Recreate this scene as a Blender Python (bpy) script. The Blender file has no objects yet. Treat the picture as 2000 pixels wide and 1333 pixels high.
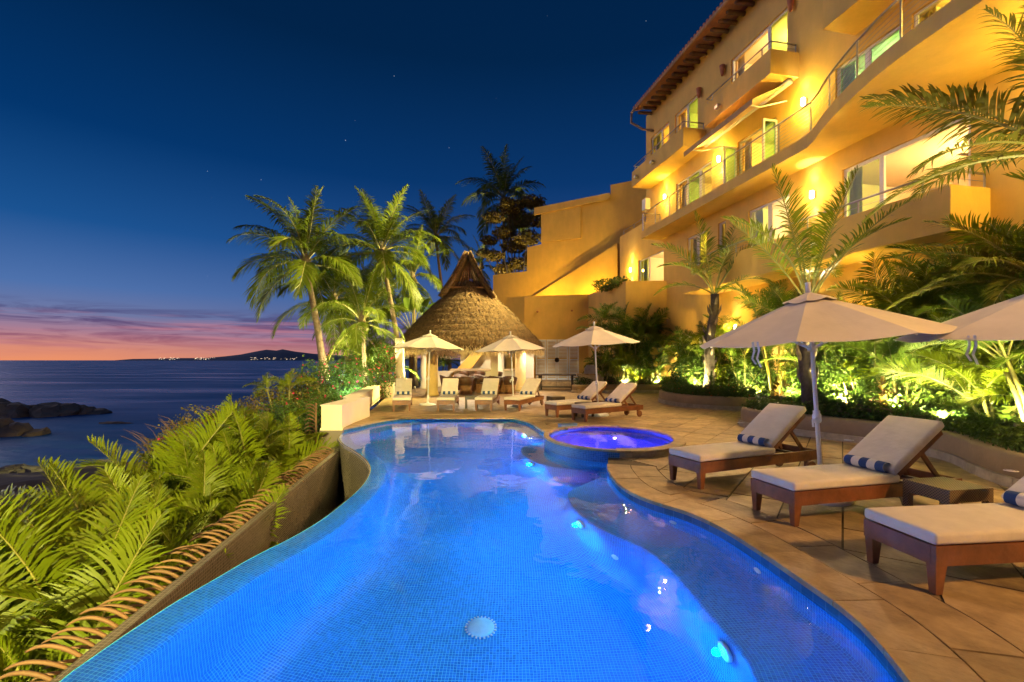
import bpy, bmesh, math, random
import numpy as np
from mathutils import Vector, Matrix
from mathutils.geometry import tessellate_polygon
R = math.radians
random.seed(7)
rng = np.random.default_rng(7)
SC = bpy.context.scene
COL = SC.collection

# ---------------------------------------------------------------- camera
EYE = 1.6
cam_d = bpy.data.cameras.new('camera')
cam_d.lens = 16.0
cam_d.sensor_width = 36.0
cam_d.shift_y = 0.01875
cam_d.clip_start = 0.05
cam_d.clip_end = 90000
cam = bpy.data.objects.new('camera', cam_d)
cam.location = (0, 0, EYE)
cam.rotation_euler = (R(90), 0, 0)
COL.objects.link(cam)
SC.camera = cam

# ---------------------------------------------------------------- dusk sky
world = bpy.data.worlds.new('World')
SC.world = world
world.use_nodes = True
wt = world.node_tree
wt.nodes.clear()
def wn(t, **k):
    n = wt.nodes.new(t)
    for a, b in k.items(): setattr(n, a, b)
    return n
def wl(a, b): wt.links.new(a, b)
def wmath(op, a, b=None, clamp=False):
    n = wn('ShaderNodeMath', operation=op, use_clamp=clamp)
    for i, x in enumerate((a, b)):
        if x is None: continue
        if isinstance(x, (int, float)): n.inputs[i].default_value = x
        else: wl(x, n.inputs[i])
    return n.outputs[0]
def wmix(f, a, b, mode='MIX'):
    n = wn('ShaderNodeMix', data_type='RGBA', blend_type=mode)
    for i, x in ((0, f), (6, a), (7, b)):
        if isinstance(x, (int, float, tuple)): n.inputs[i].default_value = x
        else: wl(x, n.inputs[i])
    return n.outputs[2]
def wramp(fac, stops, interp='LINEAR'):
    n = wn('ShaderNodeValToRGB')
    n.color_ramp.interpolation = interp
    el = n.color_ramp.elements
    while len(el) < len(stops): el.new(0.5)
    for e, (p, c) in zip(el, stops):
        e.position = p
        e.color = (*c, 1) if len(c) == 3 else c
    wl(fac, n.inputs[0])
    return n.outputs[0]
tc = wn('ShaderNodeTexCoord')
sep = wn('ShaderNodeSeparateXYZ')
wl(tc.outputs['Generated'], sep.inputs[0])
wx, wy, wz = sep.outputs
up = wmath('MAXIMUM', wz, 0.0)
west = wramp(up, [(0.0, (.84, .29, .14)), (.018, (.74, .27, .17)), (.045, (.42, .21, .28)), (.075, (.16, .19, .37)),
                  (.12, (.075, .165, .41)), (.22, (.010, .085, .285)), (.36, (.0006, .036, .152)), (.55, (.0002, .0165, .066)), (1, (.0002, .008, .032))])
east = wramp(up, [(0.0, (.20, .15, .27)), (.03, (.16, .14, .29)), (.08, (.075, .12, .30)), (.2, (.020, .075, .26)),
                  (.36, (.0030, .037, .15)), (.55, (.0006, .0180, .070)), (1, (.0004, .008, .032))])
az = wmath('MULTIPLY_ADD', wx, 1.5)
az.node.inputs[2].default_value = 1.06
azc = wmath('MINIMUM', wmath('MAXIMUM', az, 0.0), 1.0)
sky_c = wmix(azc, west, east)
# long streaks of evening cloud low over the sea
mp = wn('ShaderNodeMapping')
mp.inputs['Scale'].default_value = (4.2, 4.2, 42)
mp.inputs['Location'].default_value = (2.3, .4, 1.6)
wl(tc.outputs['Generated'], mp.inputs[0])
cn = wn('ShaderNodeTexNoise')
cn.inputs['Scale'].default_value = 1.5
cn.inputs['Detail'].default_value = 6
cn.inputs['Roughness'].default_value = .58
cn.inputs['Distortion'].default_value = .9
wl(mp.outputs[0], cn.inputs['Vector'])
band = wramp(up, [(0, (0, 0, 0)), (.012, (.1, .1, .1)), (.032, (.75, .75, .75)), (.060, (1, 1, 1)), (.082, (.8, .8, .8)), (.098, (.0, .0, .0))])
cov = wramp(cn.outputs['Fac'], [(.46, (0, 0, 0)), (.60, (1, 1, 1))])
sepb = wmath('MULTIPLY', band, cov)
cloud_c = wramp(up, [(0, (.55, .17, .13)), (.03, (.36, .11, .15)), (.05, (.17, .075, .17)), (.07, (.085, .07, .19)), (.1, (.07, .09, .24))])
sky_c = wmix(wmath('MULTIPLY', sepb, .95), sky_c, cloud_c)
# pink lit streaks
cn2 = wn('ShaderNodeTexNoise')
cn2.inputs['Scale'].default_value = 2.3
cn2.inputs['Detail'].default_value = 4
mp2 = wn('ShaderNodeMapping')
mp2.inputs['Scale'].default_value = (2.6, 2.6, 60)
mp2.inputs['Location'].default_value = (7.3, 1.4, 3)
wl(tc.outputs['Generated'], mp2.inputs[0])
wl(mp2.outputs[0], cn2.inputs['Vector'])
band2 = wramp(up, [(0, (0, 0, 0)), (.02, (.3, .3, .3)), (.05, (1, 1, 1)), (.075, (.5, .5, .5)), (.088, (0, 0, 0))])
cov2 = wramp(cn2.outputs['Fac'], [(.5, (0, 0, 0)), (.68, (1, 1, 1))])
sky_c = wmix(wmath('MULTIPLY', wmath('MULTIPLY', band2, cov2), .7), sky_c, (.55, .21, .27, 1))
# stars
vo = wn('ShaderNodeTexVoronoi')
vo.inputs['Scale'].default_value = 42
wl(tc.outputs['Generated'], vo.inputs['Vector'])
star = wmath('LESS_THAN', vo.outputs['Distance'], .032)
sc2 = wn('ShaderNodeSeparateColor')
wl(vo.outputs['Color'], sc2.inputs[0])
sel = wmath('GREATER_THAN', sc2.outputs[0], .55)
hi = wmath('GREATER_THAN', wz, .12)
bri = wmath('MULTIPLY', wmath('POWER', sc2.outputs[1], 3.0), .55)
st = wmath('MULTIPLY', wmath('MULTIPLY', star, sel), wmath('MULTIPLY', hi, bri))
sky_c = wmix(1.0, sky_c, wmix(st, (0, 0, 0, 1), (.8, .9, 1, 1)), 'ADD')
nish = wn('ShaderNodeTexSky')
nish.sky_type = 'NISHITA'
nish.sun_disc = False
nish.sun_elevation = R(-4)
nish.sun_rotation = R(-75)
sky_c = wmix(.008, sky_c, nish.outputs[0], 'ADD')
bg = wn('ShaderNodeBackground')
bg.inputs['Strength'].default_value = 1.0
wl(sky_c, bg.inputs['Color'])
wo = wn('ShaderNodeOutputWorld')
wl(bg.outputs[0], wo.inputs['Surface'])

# afterglow of the set sun, low in the west (left)
sun_d = bpy.data.lights.new('sun', 'SUN')
sun_d.energy = .95
sun_d.angle = R(48)
sun_d.color = (.92, .80, 1)
sun = bpy.data.objects.new('sun', sun_d)
sun.rotation_euler = Vector((1, -.28, -.24)).to_track_quat('-Z', 'Y').to_euler()
COL.objects.link(sun)

SC.view_settings.view_transform = 'Standard'
SC.view_settings.look = 'None'
SC.view_settings.exposure = 0
SC.view_settings.gamma = 1
SC.view_settings.use_curve_mapping = False
cy = SC.cycles
cy.use_denoising = True
cy.max_bounces = 8
cy.diffuse_bounces = 3
cy.glossy_bounces = 3
cy.transmission_bounces = 6
cy.transparent_max_bounces = 12
cy.sample_clamp_indirect = 16.0
cy.sample_clamp_direct = 0
cy.caustics_reflective = False
cy.caustics_refractive = True
cy.blur_glossy = 1.0
cy.use_adaptive_sampling = True
cy.adaptive_threshold = 0.015

# ---------------------------------------------------------------- helpers
FPX = 2000 * 16 / 36.0
def at(px, py, Y):                       # a photo point at distance Y
    return Vector(((px - 1000) / FPX * Y, Y, EYE + (704 - py) / FPX * Y))
def gp(px, py, z=0.0):                   # a photo point on the level z
    Y = FPX * (EYE - z) / (py - 704)
    return Vector(((px - 1000) / FPX * Y, Y, z))
WATER = -0.08
def wp(px, py, depth):                   # a photo point seen under the pool water
    p = gp(px, py, WATER)
    d = (p - Vector((0, 0, EYE))).normalized()
    h = Vector((d.x, d.y, 0)); sh = h.length / 1.333
    ct = math.sqrt(1 - sh * sh)
    h.normalize()
    return p + h * (depth * sh / ct) + Vector((0, 0, -depth))

def tag(o, label=None, cat=None, group=None, kind=None):
    if label: o['label'] = label
    if cat: o['category'] = cat
    if group: o['group'] = group
    if kind: o['kind'] = kind
    return o
def empty(name, loc=(0, 0, 0), rz=0, label=None, cat=None, group=None, kind=None):
    o = bpy.data.objects.new(name, None)
    o.empty_display_size = .2
    o.location = loc
    o.rotation_euler = (0, 0, rz)
    COL.objects.link(o)
    return tag(o, label, cat, group, kind)
def wloc(o):
    p = Vector(o.location)
    while o.parent: o = o.parent; p = p + Vector(o.location)
    return p

class MB:
    def __init__(s): s.v = []; s.f = []; s.uv = None
    def add(s, vs, fs):
        b = len(s.v)
        s.v += [tuple(v) for v in vs]
        s.f += [tuple(i + b for i in f) for f in fs]
        return s
    def box(s, x0, x1, y0, y1, z0, z1):
        return s.add([(x0, y0, z0), (x1, y0, z0), (x1, y1, z0), (x0, y1, z0), (x0, y0, z1), (x1, y0, z1), (x1, y1, z1), (x0, y1, z1)],
                     [(3, 2, 1, 0), (4, 5, 6, 7), (0, 1, 5, 4), (1, 2, 6, 5), (2, 3, 7, 6), (3, 0, 4, 7)])
    def bar(s, a, b, w, h, upv=(0, 0, 1)):   # box from a to b, w wide, h tall
        a = Vector(a); b = Vector(b)
        t = (b - a).normalized(); u = Vector(upv)
        if abs(t.dot(u)) > .97: u = Vector((1, 0, 0))
        sd = t.cross(u).normalized(); u = sd.cross(t)
        vs = []
        for p in (a, b):
            for i, j in ((-1, -1), (1, -1), (1, 1), (-1, 1)):
                vs.append(p + sd * (i * w / 2) + u * (j * h / 2))
        return s.add(vs, [(3, 2, 1, 0), (4, 5, 6, 7), (0, 1, 5, 4), (1, 2, 6, 5), (2, 3, 7, 6), (3, 0, 4, 7)])
    def tube(s, pts, rad, n=8, cap=True):
        pts = [Vector(p) for p in pts]
        if isinstance(rad, (int, float)): rad = [rad] * len(pts)
        vs = []; fs = []
        prev = None
        for i, p in enumerate(pts):
            t = (pts[min(i + 1, len(pts) - 1)] - pts[max(i - 1, 0)]).normalized()
            if prev is None:
                ref = Vector((0, 0, 1)) if abs(t.z) < .9 else Vector((1, 0, 0))
                a = t.cross(ref).normalized()
            else:
                a = (prev - t * prev.dot(t)).normalized()
            prev = a
            b = t.cross(a)
            for k in range(n):
                q = 2 * math.pi * k / n
                vs.append(p + (a * math.cos(q) + b * math.sin(q)) * rad[i])
        for i in range(len(pts) - 1):
            for k in range(n):
                k2 = (k + 1) % n
                fs.append((i * n + k, i * n + k2, (i + 1) * n + k2, (i + 1) * n + k))
        if cap:
            fs.append(tuple(range(n - 1, -1, -1)))
            fs.append(tuple((len(pts) - 1) * n + k for k in range(n)))
        return s.add(vs, fs)
    def lathe(s, prof, n=16, c=(0, 0, 0), sx=1, sy=1):
        vs = []; fs = []
        for r, z in prof:
            for k in range(n):
                q = 2 * math.pi * k / n
                vs.append((c[0] + r * sx * math.cos(q), c[1] + r * sy * math.sin(q), c[2] + z))
        for i in range(len(prof) - 1):
            for k in range(n):
                k2 = (k + 1) % n
                fs.append((i * n + k, i * n + k2, (i + 1) * n + k2, (i + 1) * n + k))
        if prof[0][0] > 0: fs.append(tuple(range(n - 1, -1, -1)))
        if prof[-1][0] > 0: fs.append(tuple((len(prof) - 1) * n + k for k in range(n)))
        return s.add(vs, fs)
    def prism(s, poly, z0, z1, bottom=True):
        n = len(poly)
        tri = tessellate_polygon([[Vector((p[0], p[1], 0)) for p in poly]])
        ar = sum(poly[i][0] * poly[(i + 1) % n][1] - poly[(i + 1) % n][0] * poly[i][1] for i in range(n))
        vs = [(p[0], p[1], z1) for p in poly] + [(p[0], p[1], z0) for p in poly]
        fs = []
        for t in tri:
            a, b, c = (Vector(poly[i][:2]) for i in t)
            cr = (b - a).cross(c - a)
            t = tuple(t) if cr > 0 else tuple(reversed(t))
            fs.append(t)
            if bottom: fs.append(tuple(i + n for i in reversed(t)))
        for i in range(n):
            j = (i + 1) % n
            fs.append((i + n, j + n, j, i) if ar > 0 else (i, j, j + n, i + n))
        return s.add(vs, fs)
    def mesh(s, name, mat, smooth=False, off=None):
        m = bpy.data.meshes.new(name)
        vs = s.v if off is None else [(x - off[0], y - off[1], z - off[2]) for x, y, z in s.v]
        m.from_pydata(vs, [], s.f)
        if mat is not None: m.materials.append(mat)
        if smooth: m.polygons.foreach_set('use_smooth', [True] * len(m.polygons))
        if s.uv is not None:
            ul = m.uv_layers.new(name='UVMap')
            arr = np.array([s.uv[l.vertex_index] for l in m.loops], dtype=np.float32)
            ul.data.foreach_set('uv', arr.ravel())
        m.update()
        return m
    def build(s, name, mat, parent=None, smooth=False, world=False, loc=None):
        off = None
        if world and parent is not None: off = wloc(parent)
        if loc is not None: off = loc
        o = bpy.data.objects.new(name, s.mesh(name, mat, smooth, off))
        COL.objects.link(o)
        if parent is not None: o.parent = parent
        if loc is not None: o.location = loc
        return o

def link(name, mesh, parent=None, loc=(0, 0, 0), rot=(0, 0, 0), scale=(1, 1, 1)):
    o = bpy.data.objects.new(name, mesh)
    COL.objects.link(o)
    if parent is not None: o.parent = parent
    o.location = loc; o.rotation_euler = rot; o.scale = scale
    return o
def copy_tree(o, parent=None):
    c = o.copy(); COL.objects.link(c); c.parent = parent
    for ch in o.children: copy_tree(ch, c)
    return c
def rounded_box(sx, sy, sz, bev, seg=3, mat=None, name='cushion', puff=0):
    bm = bmesh.new()
    bmesh.ops.create_cube(bm, size=1)
    bmesh.ops.scale(bm, vec=(sx, sy, sz), verts=bm.verts)
    bmesh.ops.bevel(bm, geom=bm.edges[:] + bm.verts[:], offset=bev, segments=seg, profile=.5, affect='EDGES')
    if puff:
        bmesh.ops.subdivide_edges(bm, edges=[e for e in bm.edges if e.calc_length() > .2], cuts=6, use_grid_fill=True)
        for v in bm.verts:
            k = (1 - (2 * v.co.x / sx) ** 4) * (1 - (2 * v.co.y / sy) ** 4)
            v.co.z += puff * max(k, 0) * (1 if v.co.z > 0 else 0)
    m = bpy.data.meshes.new(name)
    bm.to_mesh(m); bm.free()
    m.polygons.foreach_set('use_smooth', [True] * len(m.polygons))
    if mat: m.materials.append(mat)
    return m
def catmull(pts, per=6, closed=False):
    P = [Vector(p) for p in pts]; n = len(P); out = []
    rng_ = range(n if closed else n - 1)
    for i in rng_:
        g = (lambda k: P[k % n]) if closed else (lambda k: P[min(max(k, 0), n - 1)])
        a, b, c, d = g(i - 1), g(i), g(i + 1), g(i + 2)
        for j in range(per):
            t = j / per
            out.append(.5 * ((2 * b) + (c - a) * t + (2 * a - 5 * b + 4 * c - d) * t * t + (3 * b - a - 3 * c + d) * t ** 3))
    if not closed: out.append(P[-1])
    return out
def resample(pts, step):
    pts = [Vector(p) for p in pts]
    d = [0]
    for a, b in zip(pts, pts[1:]): d.append(d[-1] + (b - a).length)
    n = max(2, int(round(d[-1] / step)) + 1)
    out = []; k = 0
    for i in range(n):
        t = d[-1] * i / (n - 1)
        while k < len(d) - 2 and d[k + 1] < t: k += 1
        seg = d[k + 1] - d[k]
        out.append(pts[k].lerp(pts[k + 1], (t - d[k]) / seg if seg else 0))
    return out
def offset_path(pts, w):                 # to the left of the walking direction
    out = []
    for i, p in enumerate(pts):
        t = (pts[min(i + 1, len(pts) - 1)] - pts[max(i - 1, 0)])
        t.z = 0; t.normalize()
        out.append(p + Vector((-t.y, t.x, 0)) * w)
    return out
def lamp(name, typ, loc, energy, color, size=.05, parent=None, target=None, spot=None, blend=.6, world=True):
    d = bpy.data.lights.new(name, typ)
    d.energy = energy; d.color = color
    if typ in ('POINT', 'SPOT'): d.shadow_soft_size = size
    if typ == 'SPOT': d.spot_size = R(spot); d.spot_blend = blend
    o = bpy.data.objects.new(name, d)
    COL.objects.link(o)
    o.location = loc
    if target is not None:
        o.rotation_euler = (Vector(target) - Vector(loc)).to_track_quat('-Z', 'Y').to_euler()
    if parent is not None: o.parent = parent
    return o

# ---------------------------------------------------------------- materials
MATS = {}
def mat(name, color, rough=.6, metal=0, var=0, scale=6, bump=0, bscale=40, emis=None, estr=0, spec=.5, trans=0, obj_var=0, coord='Object', detail=5, color2=None, coat=0):
    if name in MATS: return MATS[name]
    m = bpy.data.materials.new(name)
    m.use_nodes = True
    nt = m.node_tree
    b = nt.nodes['Principled BSDF']
    b.inputs['Base Color'].default_value = (*color, 1)
    b.inputs['Roughness'].default_value = rough
    b.inputs['Metallic'].default_value = metal
    b.inputs['Specular IOR Level'].default_value = spec
    b.inputs['Coat Weight'].default_value = coat
    tcn = nt.nodes.new('ShaderNodeTexCoord')
    src = None
    if var or color2:
        nz = nt.nodes.new('ShaderNodeTexNoise')
        nz.inputs['Scale'].default_value = scale; nz.inputs['Detail'].default_value = detail
        nz.inputs['Roughness'].default_value = .62
        nt.links.new(tcn.outputs[coord], nz.inputs['Vector'])
        rp = nt.nodes.new('ShaderNodeValToRGB')
        e = rp.color_ramp.elements
        c2 = color2 or tuple(min(1, c * (1 + var)) for c in color)
        c1 = color if color2 else tuple(c * (1 - var) for c in color)
        e[0].position = .3; e[0].color = (*c1, 1)
        e[1].position = .7; e[1].color = (*c2, 1)
        nt.links.new(nz.outputs['Fac'], rp.inputs[0])
        src = rp.outputs[0]
    if obj_var:
        oi = nt.nodes.new('ShaderNodeObjectInfo')
        hs = nt.nodes.new('ShaderNodeHueSaturation')
        if src: nt.links.new(src, hs.inputs['Color'])
        else: hs.inputs['Color'].default_value = (*color, 1)
        mm = nt.nodes.new('ShaderNodeMapRange')
        mm.inputs['To Min'].default_value = 1 - obj_var; mm.inputs['To Max'].default_value = 1 + obj_var
        nt.links.new(oi.outputs['Random'], mm.inputs[0]); nt.links.new(mm.outputs[0], hs.inputs['Value'])
        src = hs.outputs[0]
    if src: nt.links.new(src, b.inputs['Base Color'])
    if bump:
        nb = nt.nodes.new('ShaderNodeTexNoise')
        nb.inputs['Scale'].default_value = bscale; nb.inputs['Detail'].default_value = 6
        nt.links.new(tcn.outputs[coord], nb.inputs['Vector'])
        bp = nt.nodes.new('ShaderNodeBump')
        bp.inputs['Strength'].default_value = bump; bp.inputs['Distance'].default_value = .02
        nt.links.new(nb.outputs['Fac'], bp.inputs['Height'])
        nt.links.new(bp.outputs[0], b.inputs['Normal'])
    if emis:
        b.inputs['Emission Color'].default_value = (*emis, 1)
        b.inputs['Emission Strength'].default_value = estr
    MATS[name] = m
    return m
def leaf_mat(name, color, color2=None, transl=.35, rough=.45, scale=1.5, obj_var=.25, hue=.0):
    if name in MATS: return MATS[name]
    m = mat(name, color, rough=rough, color2=color2 or tuple(c * 1.5 for c in color), scale=scale, obj_var=obj_var, spec=.18)
    nt = m.node_tree
    b = nt.nodes['Principled BSDF']
    tr = nt.nodes.new('ShaderNodeBsdfTranslucent')
    nt.links.new(b.inputs['Base Color'].links[0].from_socket, tr.inputs['Color'])
    mx = nt.nodes.new('ShaderNodeMixShader')
    mx.inputs[0].default_value = transl
    nt.links.new(b.outputs[0], mx.inputs[1]); nt.links.new(tr.outputs[0], mx.inputs[2])
    nt.links.new(mx.outputs[0], nt.nodes['Material Output'].inputs['Surface'])
    return m
def glass_mat(name, tint, gloss=.08):
    m = bpy.data.materials.new(name); m.use_nodes = True
    nt = m.node_tree; nt.nodes.clear()
    o = nt.nodes.new('ShaderNodeOutputMaterial')
    t = nt.nodes.new('ShaderNodeBsdfTransparent'); t.inputs[0].default_value = (*tint, 1)
    g = nt.nodes.new('ShaderNodeBsdfGlossy'); g.inputs['Roughness'].default_value = .02
    fr = nt.nodes.new('ShaderNodeFresnel'); fr.inputs[0].default_value = 1.45
    mx = nt.nodes.new('ShaderNodeMixShader')
    ge = nt.nodes.new('ShaderNodeNewGeometry')
    iv = nt.nodes.new('ShaderNodeMath'); iv.operation = 'SUBTRACT'; iv.inputs[0].default_value = 1; nt.links.new(ge.outputs['Backfacing'], iv.inputs[1])
    mu = nt.nodes.new('ShaderNodeMath'); mu.operation = 'MULTIPLY'; nt.links.new(fr.outputs[0], mu.inputs[0]); nt.links.new(iv.outputs[0], mu.inputs[1])
    mn = nt.nodes.new('ShaderNodeMath'); mn.operation = 'MINIMUM'; mn.inputs[1].default_value = .35; nt.links.new(mu.outputs[0], mn.inputs[0])
    nt.links.new(mn.outputs[0], mx.inputs[0]); nt.links.new(t.outputs[0], mx.inputs[1]); nt.links.new(g.outputs[0], mx.inputs[2])
    nt.links.new(mx.outputs[0], o.inputs[0])
    MATS[name] = m
    return m
def tile_mat(name, c_tile, c_grout, size=.025, line=.10, rough=.25, var=.18, patch=.25):
    m = bpy.data.materials.new(name); m.use_nodes = True
    nt = m.node_tree; N = nt.nodes; L = nt.links
    b = N['Principled BSDF']
    b.inputs['Roughness'].default_value = rough
    tcn = N.new('ShaderNodeTexCoord')
    sc = N.new('ShaderNodeVectorMath'); sc.operation = 'SCALE'; sc.inputs['Scale'].default_value = 1 / size
    L.new(tcn.outputs['UV'], sc.inputs[0])
    fr = N.new('ShaderNodeVectorMath'); fr.operation = 'FRACTION'
    fl = N.new('ShaderNodeVectorMath'); fl.operation = 'FLOOR'
    L.new(sc.outputs[0], fr.inputs[0]); L.new(sc.outputs[0], fl.inputs[0])
    sp = N.new('ShaderNodeSeparateXYZ'); L.new(fr.outputs[0], sp.inputs[0])
    mn = N.new('ShaderNodeMath'); mn.operation = 'MINIMUM'
    L.new(sp.outputs[0], mn.inputs[0]); L.new(sp.outputs[1], mn.inputs[1])
    lt = N.new('ShaderNodeMath'); lt.operation = 'LESS_THAN'; lt.inputs[1].default_value = line
    L.new(mn.outputs[0], lt.inputs[0])
    wn_ = N.new('ShaderNodeTexWhiteNoise'); wn_.noise_dimensions = '2D'; L.new(fl.outputs[0], wn_.inputs['Vector'])
    nz = N.new('ShaderNodeTexNoise'); nz.inputs['Scale'].default_value = 1.3; nz.inputs['Detail'].default_value = 4
    L.new(tcn.outputs['Object'], nz.inputs['Vector'])
    mr = N.new('ShaderNodeMapRange'); mr.inputs['To Min'].default_value = 1 - var; mr.inputs['To Max'].default_value = 1 + var
    L.new(wn_.outputs['Value'], mr.inputs[0])
    mr2 = N.new('ShaderNodeMapRange'); mr2.inputs['From Min'].default_value = .3; mr2.inputs['From Max'].default_value = .7
    mr2.inputs['To Min'].default_value = 1 - patch; mr2.inputs['To Max'].default_value = 1 + patch
    L.new(nz.outputs['Fac'], mr2.inputs[0])
    mu = N.new('ShaderNodeMath'); mu.operation = 'MULTIPLY'; L.new(mr.outputs[0], mu.inputs[0]); L.new(mr2.outputs[0], mu.inputs[1])
    hs = N.new('ShaderNodeHueSaturation'); hs.inputs['Color'].default_value = (*c_tile, 1); L.new(mu.outputs[0], hs.inputs['Value'])
    mx = N.new('ShaderNodeMix'); mx.data_type = 'RGBA'
    L.new(lt.outputs[0], mx.inputs[0]); L.new(hs.outputs[0], mx.inputs[6]); mx.inputs[7].default_value = (*c_grout, 1)
    L.new(mx.outputs[2], b.inputs['Base Color'])
    bp = N.new('ShaderNodeBump'); bp.inputs['Strength'].default_value = .3; bp.inputs['Distance'].default_value = .003; bp.invert = True
    L.new(lt.outputs[0], bp.inputs['Height']); L.new(bp.outputs[0], b.inputs['Normal'])
    MATS[name] = m
    return m
def water_mat(name, tint=(1, 1, 1), rough=.0, wave=.02, scale=3):
    m = bpy.data.materials.new(name); m.use_nodes = True
    nt = m.node_tree
    b = nt.nodes['Principled BSDF']
    b.inputs['Base Color'].default_value = (*tint, 1)
    b.inputs['Roughness'].default_value = rough
    b.inputs['IOR'].default_value = 1.333
    b.inputs['Transmission Weight'].default_value = 1
    tcn = nt.nodes.new('ShaderNodeTexCoord')
    nz = nt.nodes.new('ShaderNodeTexNoise'); nz.inputs['Scale'].default_value = scale; nz.inputs['Detail'].default_value = 2
    nt.links.new(tcn.outputs['Object'], nz.inputs['Vector'])
    bp = nt.nodes.new('ShaderNodeBump'); bp.inputs['Strength'].default_value = wave; bp.inputs['Distance'].default_value = .05
    nt.links.new(nz.outputs['Fac'], bp.inputs['Height']); nt.links.new(bp.outputs[0], b.inputs['Normal'])
    MATS[name] = m
    return m

STUCCO = mat('stucco', (.72, .455, .10), rough=.85, var=.10, scale=.8, bump=.25, bscale=14, detail=8)
def weather(m, amt=.22):                 # rain streaks and broad patches in the plaster
    nt = m.node_tree; b = nt.nodes['Principled BSDF']
    src = b.inputs['Base Color'].links[0].from_socket
    tcn = nt.nodes.new('ShaderNodeTexCoord')
    mp_ = nt.nodes.new('ShaderNodeMapping'); mp_.inputs['Scale'].default_value = (1.3, 1.3, .34)
    nz = nt.nodes.new('ShaderNodeTexNoise'); nz.inputs['Scale'].default_value = 1.6; nz.inputs['Detail'].default_value = 7; nz.inputs['Roughness'].default_value = .65
    nt.links.new(tcn.outputs['Object'], mp_.inputs[0]); nt.links.new(mp_.outputs[0], nz.inputs['Vector'])
    mr = nt.nodes.new('ShaderNodeMapRange'); mr.inputs['From Min'].default_value = .38; mr.inputs['From Max'].default_value = .66
    mr.inputs['To Min'].default_value = 1 - amt; mr.inputs['To Max'].default_value = 1 + amt * .35
    nt.links.new(nz.outputs['Fac'], mr.inputs[0])
    hs = nt.nodes.new('ShaderNodeHueSaturation'); nt.links.new(src, hs.inputs['Color']); nt.links.new(mr.outputs[0], hs.inputs['Value'])
    nt.links.new(hs.outputs[0], b.inputs['Base Color'])
weather(STUCCO, .075)
STUCCO_W = mat('pale_stucco', (.74, .66, .50), rough=.85, var=.08, scale=1.2, bump=.2, bscale=20, detail=8)
WHITE = mat('white_paint', (.78, .76, .72), rough=.5, var=.04, scale=4)
FRAME = mat('window_frame', (.72, .68, .60), rough=.45, var=.04, scale=3)
STEEL = mat('steel', (.42, .38, .33), rough=.35, metal=.85, var=.1, scale=9)
ROOMWALL = mat('room_wall', (.78, .60, .34), rough=.9, var=.05, scale=1)
GLASS_G = glass_mat('green_glass', (.72, .88, .56))
GLASS_T = glass_mat('teal_glass', (.56, .82, .70))
GLASS_C = glass_mat('clear_glass', (.86, .93, .88))
TEAK = mat('teak', (.17, .058, .020), rough=.42, var=.38, scale=5, bump=.15, bscale=30, obj_var=.12, coat=.15)
DARKWOOD = mat('dark_wood', (.055, .035, .022), rough=.5, var=.3, scale=8, bump=.15, bscale=30)
LOG = mat('viga_log', (.12, .062, .03), rough=.8, var=.35, scale=6, bump=.4, bscale=18)
BOARD = mat('eave_board', (.42, .20, .07), rough=.75, var=.25, scale=5)
CANVAS = mat('cushion_canvas', (.64, .57, .47), rough=.95, var=.07, scale=7, bump=.55, bscale=7, obj_var=.05)
UMB = mat('umbrella_canvas', (.62, .56, .48), rough=.95, var=.09, scale=2.2, bump=.5, bscale=4, obj_var=.06)
POLE = mat('white_pole', (.70, .70, .70), rough=.35, var=.03, scale=9)
STONE = mat('deck_stone', (.15, .095, .045), rough=.58, color2=(.40, .28, .145), scale=3.6, bump=.35, bscale=22, obj_var=.30, detail=11)
STONE_D = mat('joint_mortar', (.085, .06, .035), rough=.9, var=.3, scale=12)
COPING = mat('coping_stone', (.18, .12, .06), rough=.58, color2=(.42, .30, .165), scale=4, bump=.35, bscale=26, obj_var=.2, detail=11)
PLANTERM = mat('planter_plaster', (.27, .19, .10), rough=.75, var=.16, scale=2.5, bump=.25, bscale=18, detail=8)
PLANTERS = mat('planter_stone', (.38, .31, .21), rough=.8, var=.25, scale=6, bump=.4, bscale=24, obj_var=.15)
SOIL = mat('soil', (.035, .024, .014), rough=1, var=.4, scale=6, bump=.5, bscale=12)
THATCH = mat('thatch', (.032, .016, .006), rough=.95, color2=(.19, .105, .042), scale=9, detail=8)
THATCH_L = mat('pale_thatch', (.52, .40, .23), rough=.95, var=.3, scale=14)
BARK = mat('palm_bark', (.17, .125, .085), rough=.9, var=.3, scale=9, bump=.5, bscale=24)
BARK_D = mat('dark_bark', (.06, .045, .035), rough=.95, var=.35, scale=12, bump=.6, bscale=20)
RACHIS = mat('frond_rib', (.20, .19, .045), rough=.5, var=.25, scale=5)
LEATHER = mat('brown_leather', (.095, .042, .02), rough=.55, var=.3, scale=7, bump=.2, bscale=30)
CANE = mat('cane', (.26, .12, .045), rough=.7, var=.3, scale=9)
TILE_P = tile_mat('pool_mosaic', (.012, .20, .66), (.10, .58, .90), .026, .11, patch=.16)
TILE_C = tile_mat('coping_mosaic', (.03, .12, .24), (.09, .22, .33), .12, .035, patch=.3)
TILE_G = tile_mat('brown_mosaic', (.10, .085, .075), (.20, .17, .15), .03, .14, patch=.3)
TILE_S = tile_mat('spa_mosaic', (.05, .15, .34), (.18, .30, .46), .03, .12, patch=.2)
TERRA = mat('terracotta', (.42, .15, .06), rough=.8, var=.15, scale=8)
BULB = mat('bulb', (1, .9, .7), emis=(1, .80, .45), estr=60)
BULB_P = mat('pool_bulb', (.8, 1, 1), emis=(.55, .92, 1), estr=90)
BULB_W = mat('white_bulb', (1, 1, 1), emis=(1, .93, .8), estr=45)
WARM = (1.0, .70, .12)
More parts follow.
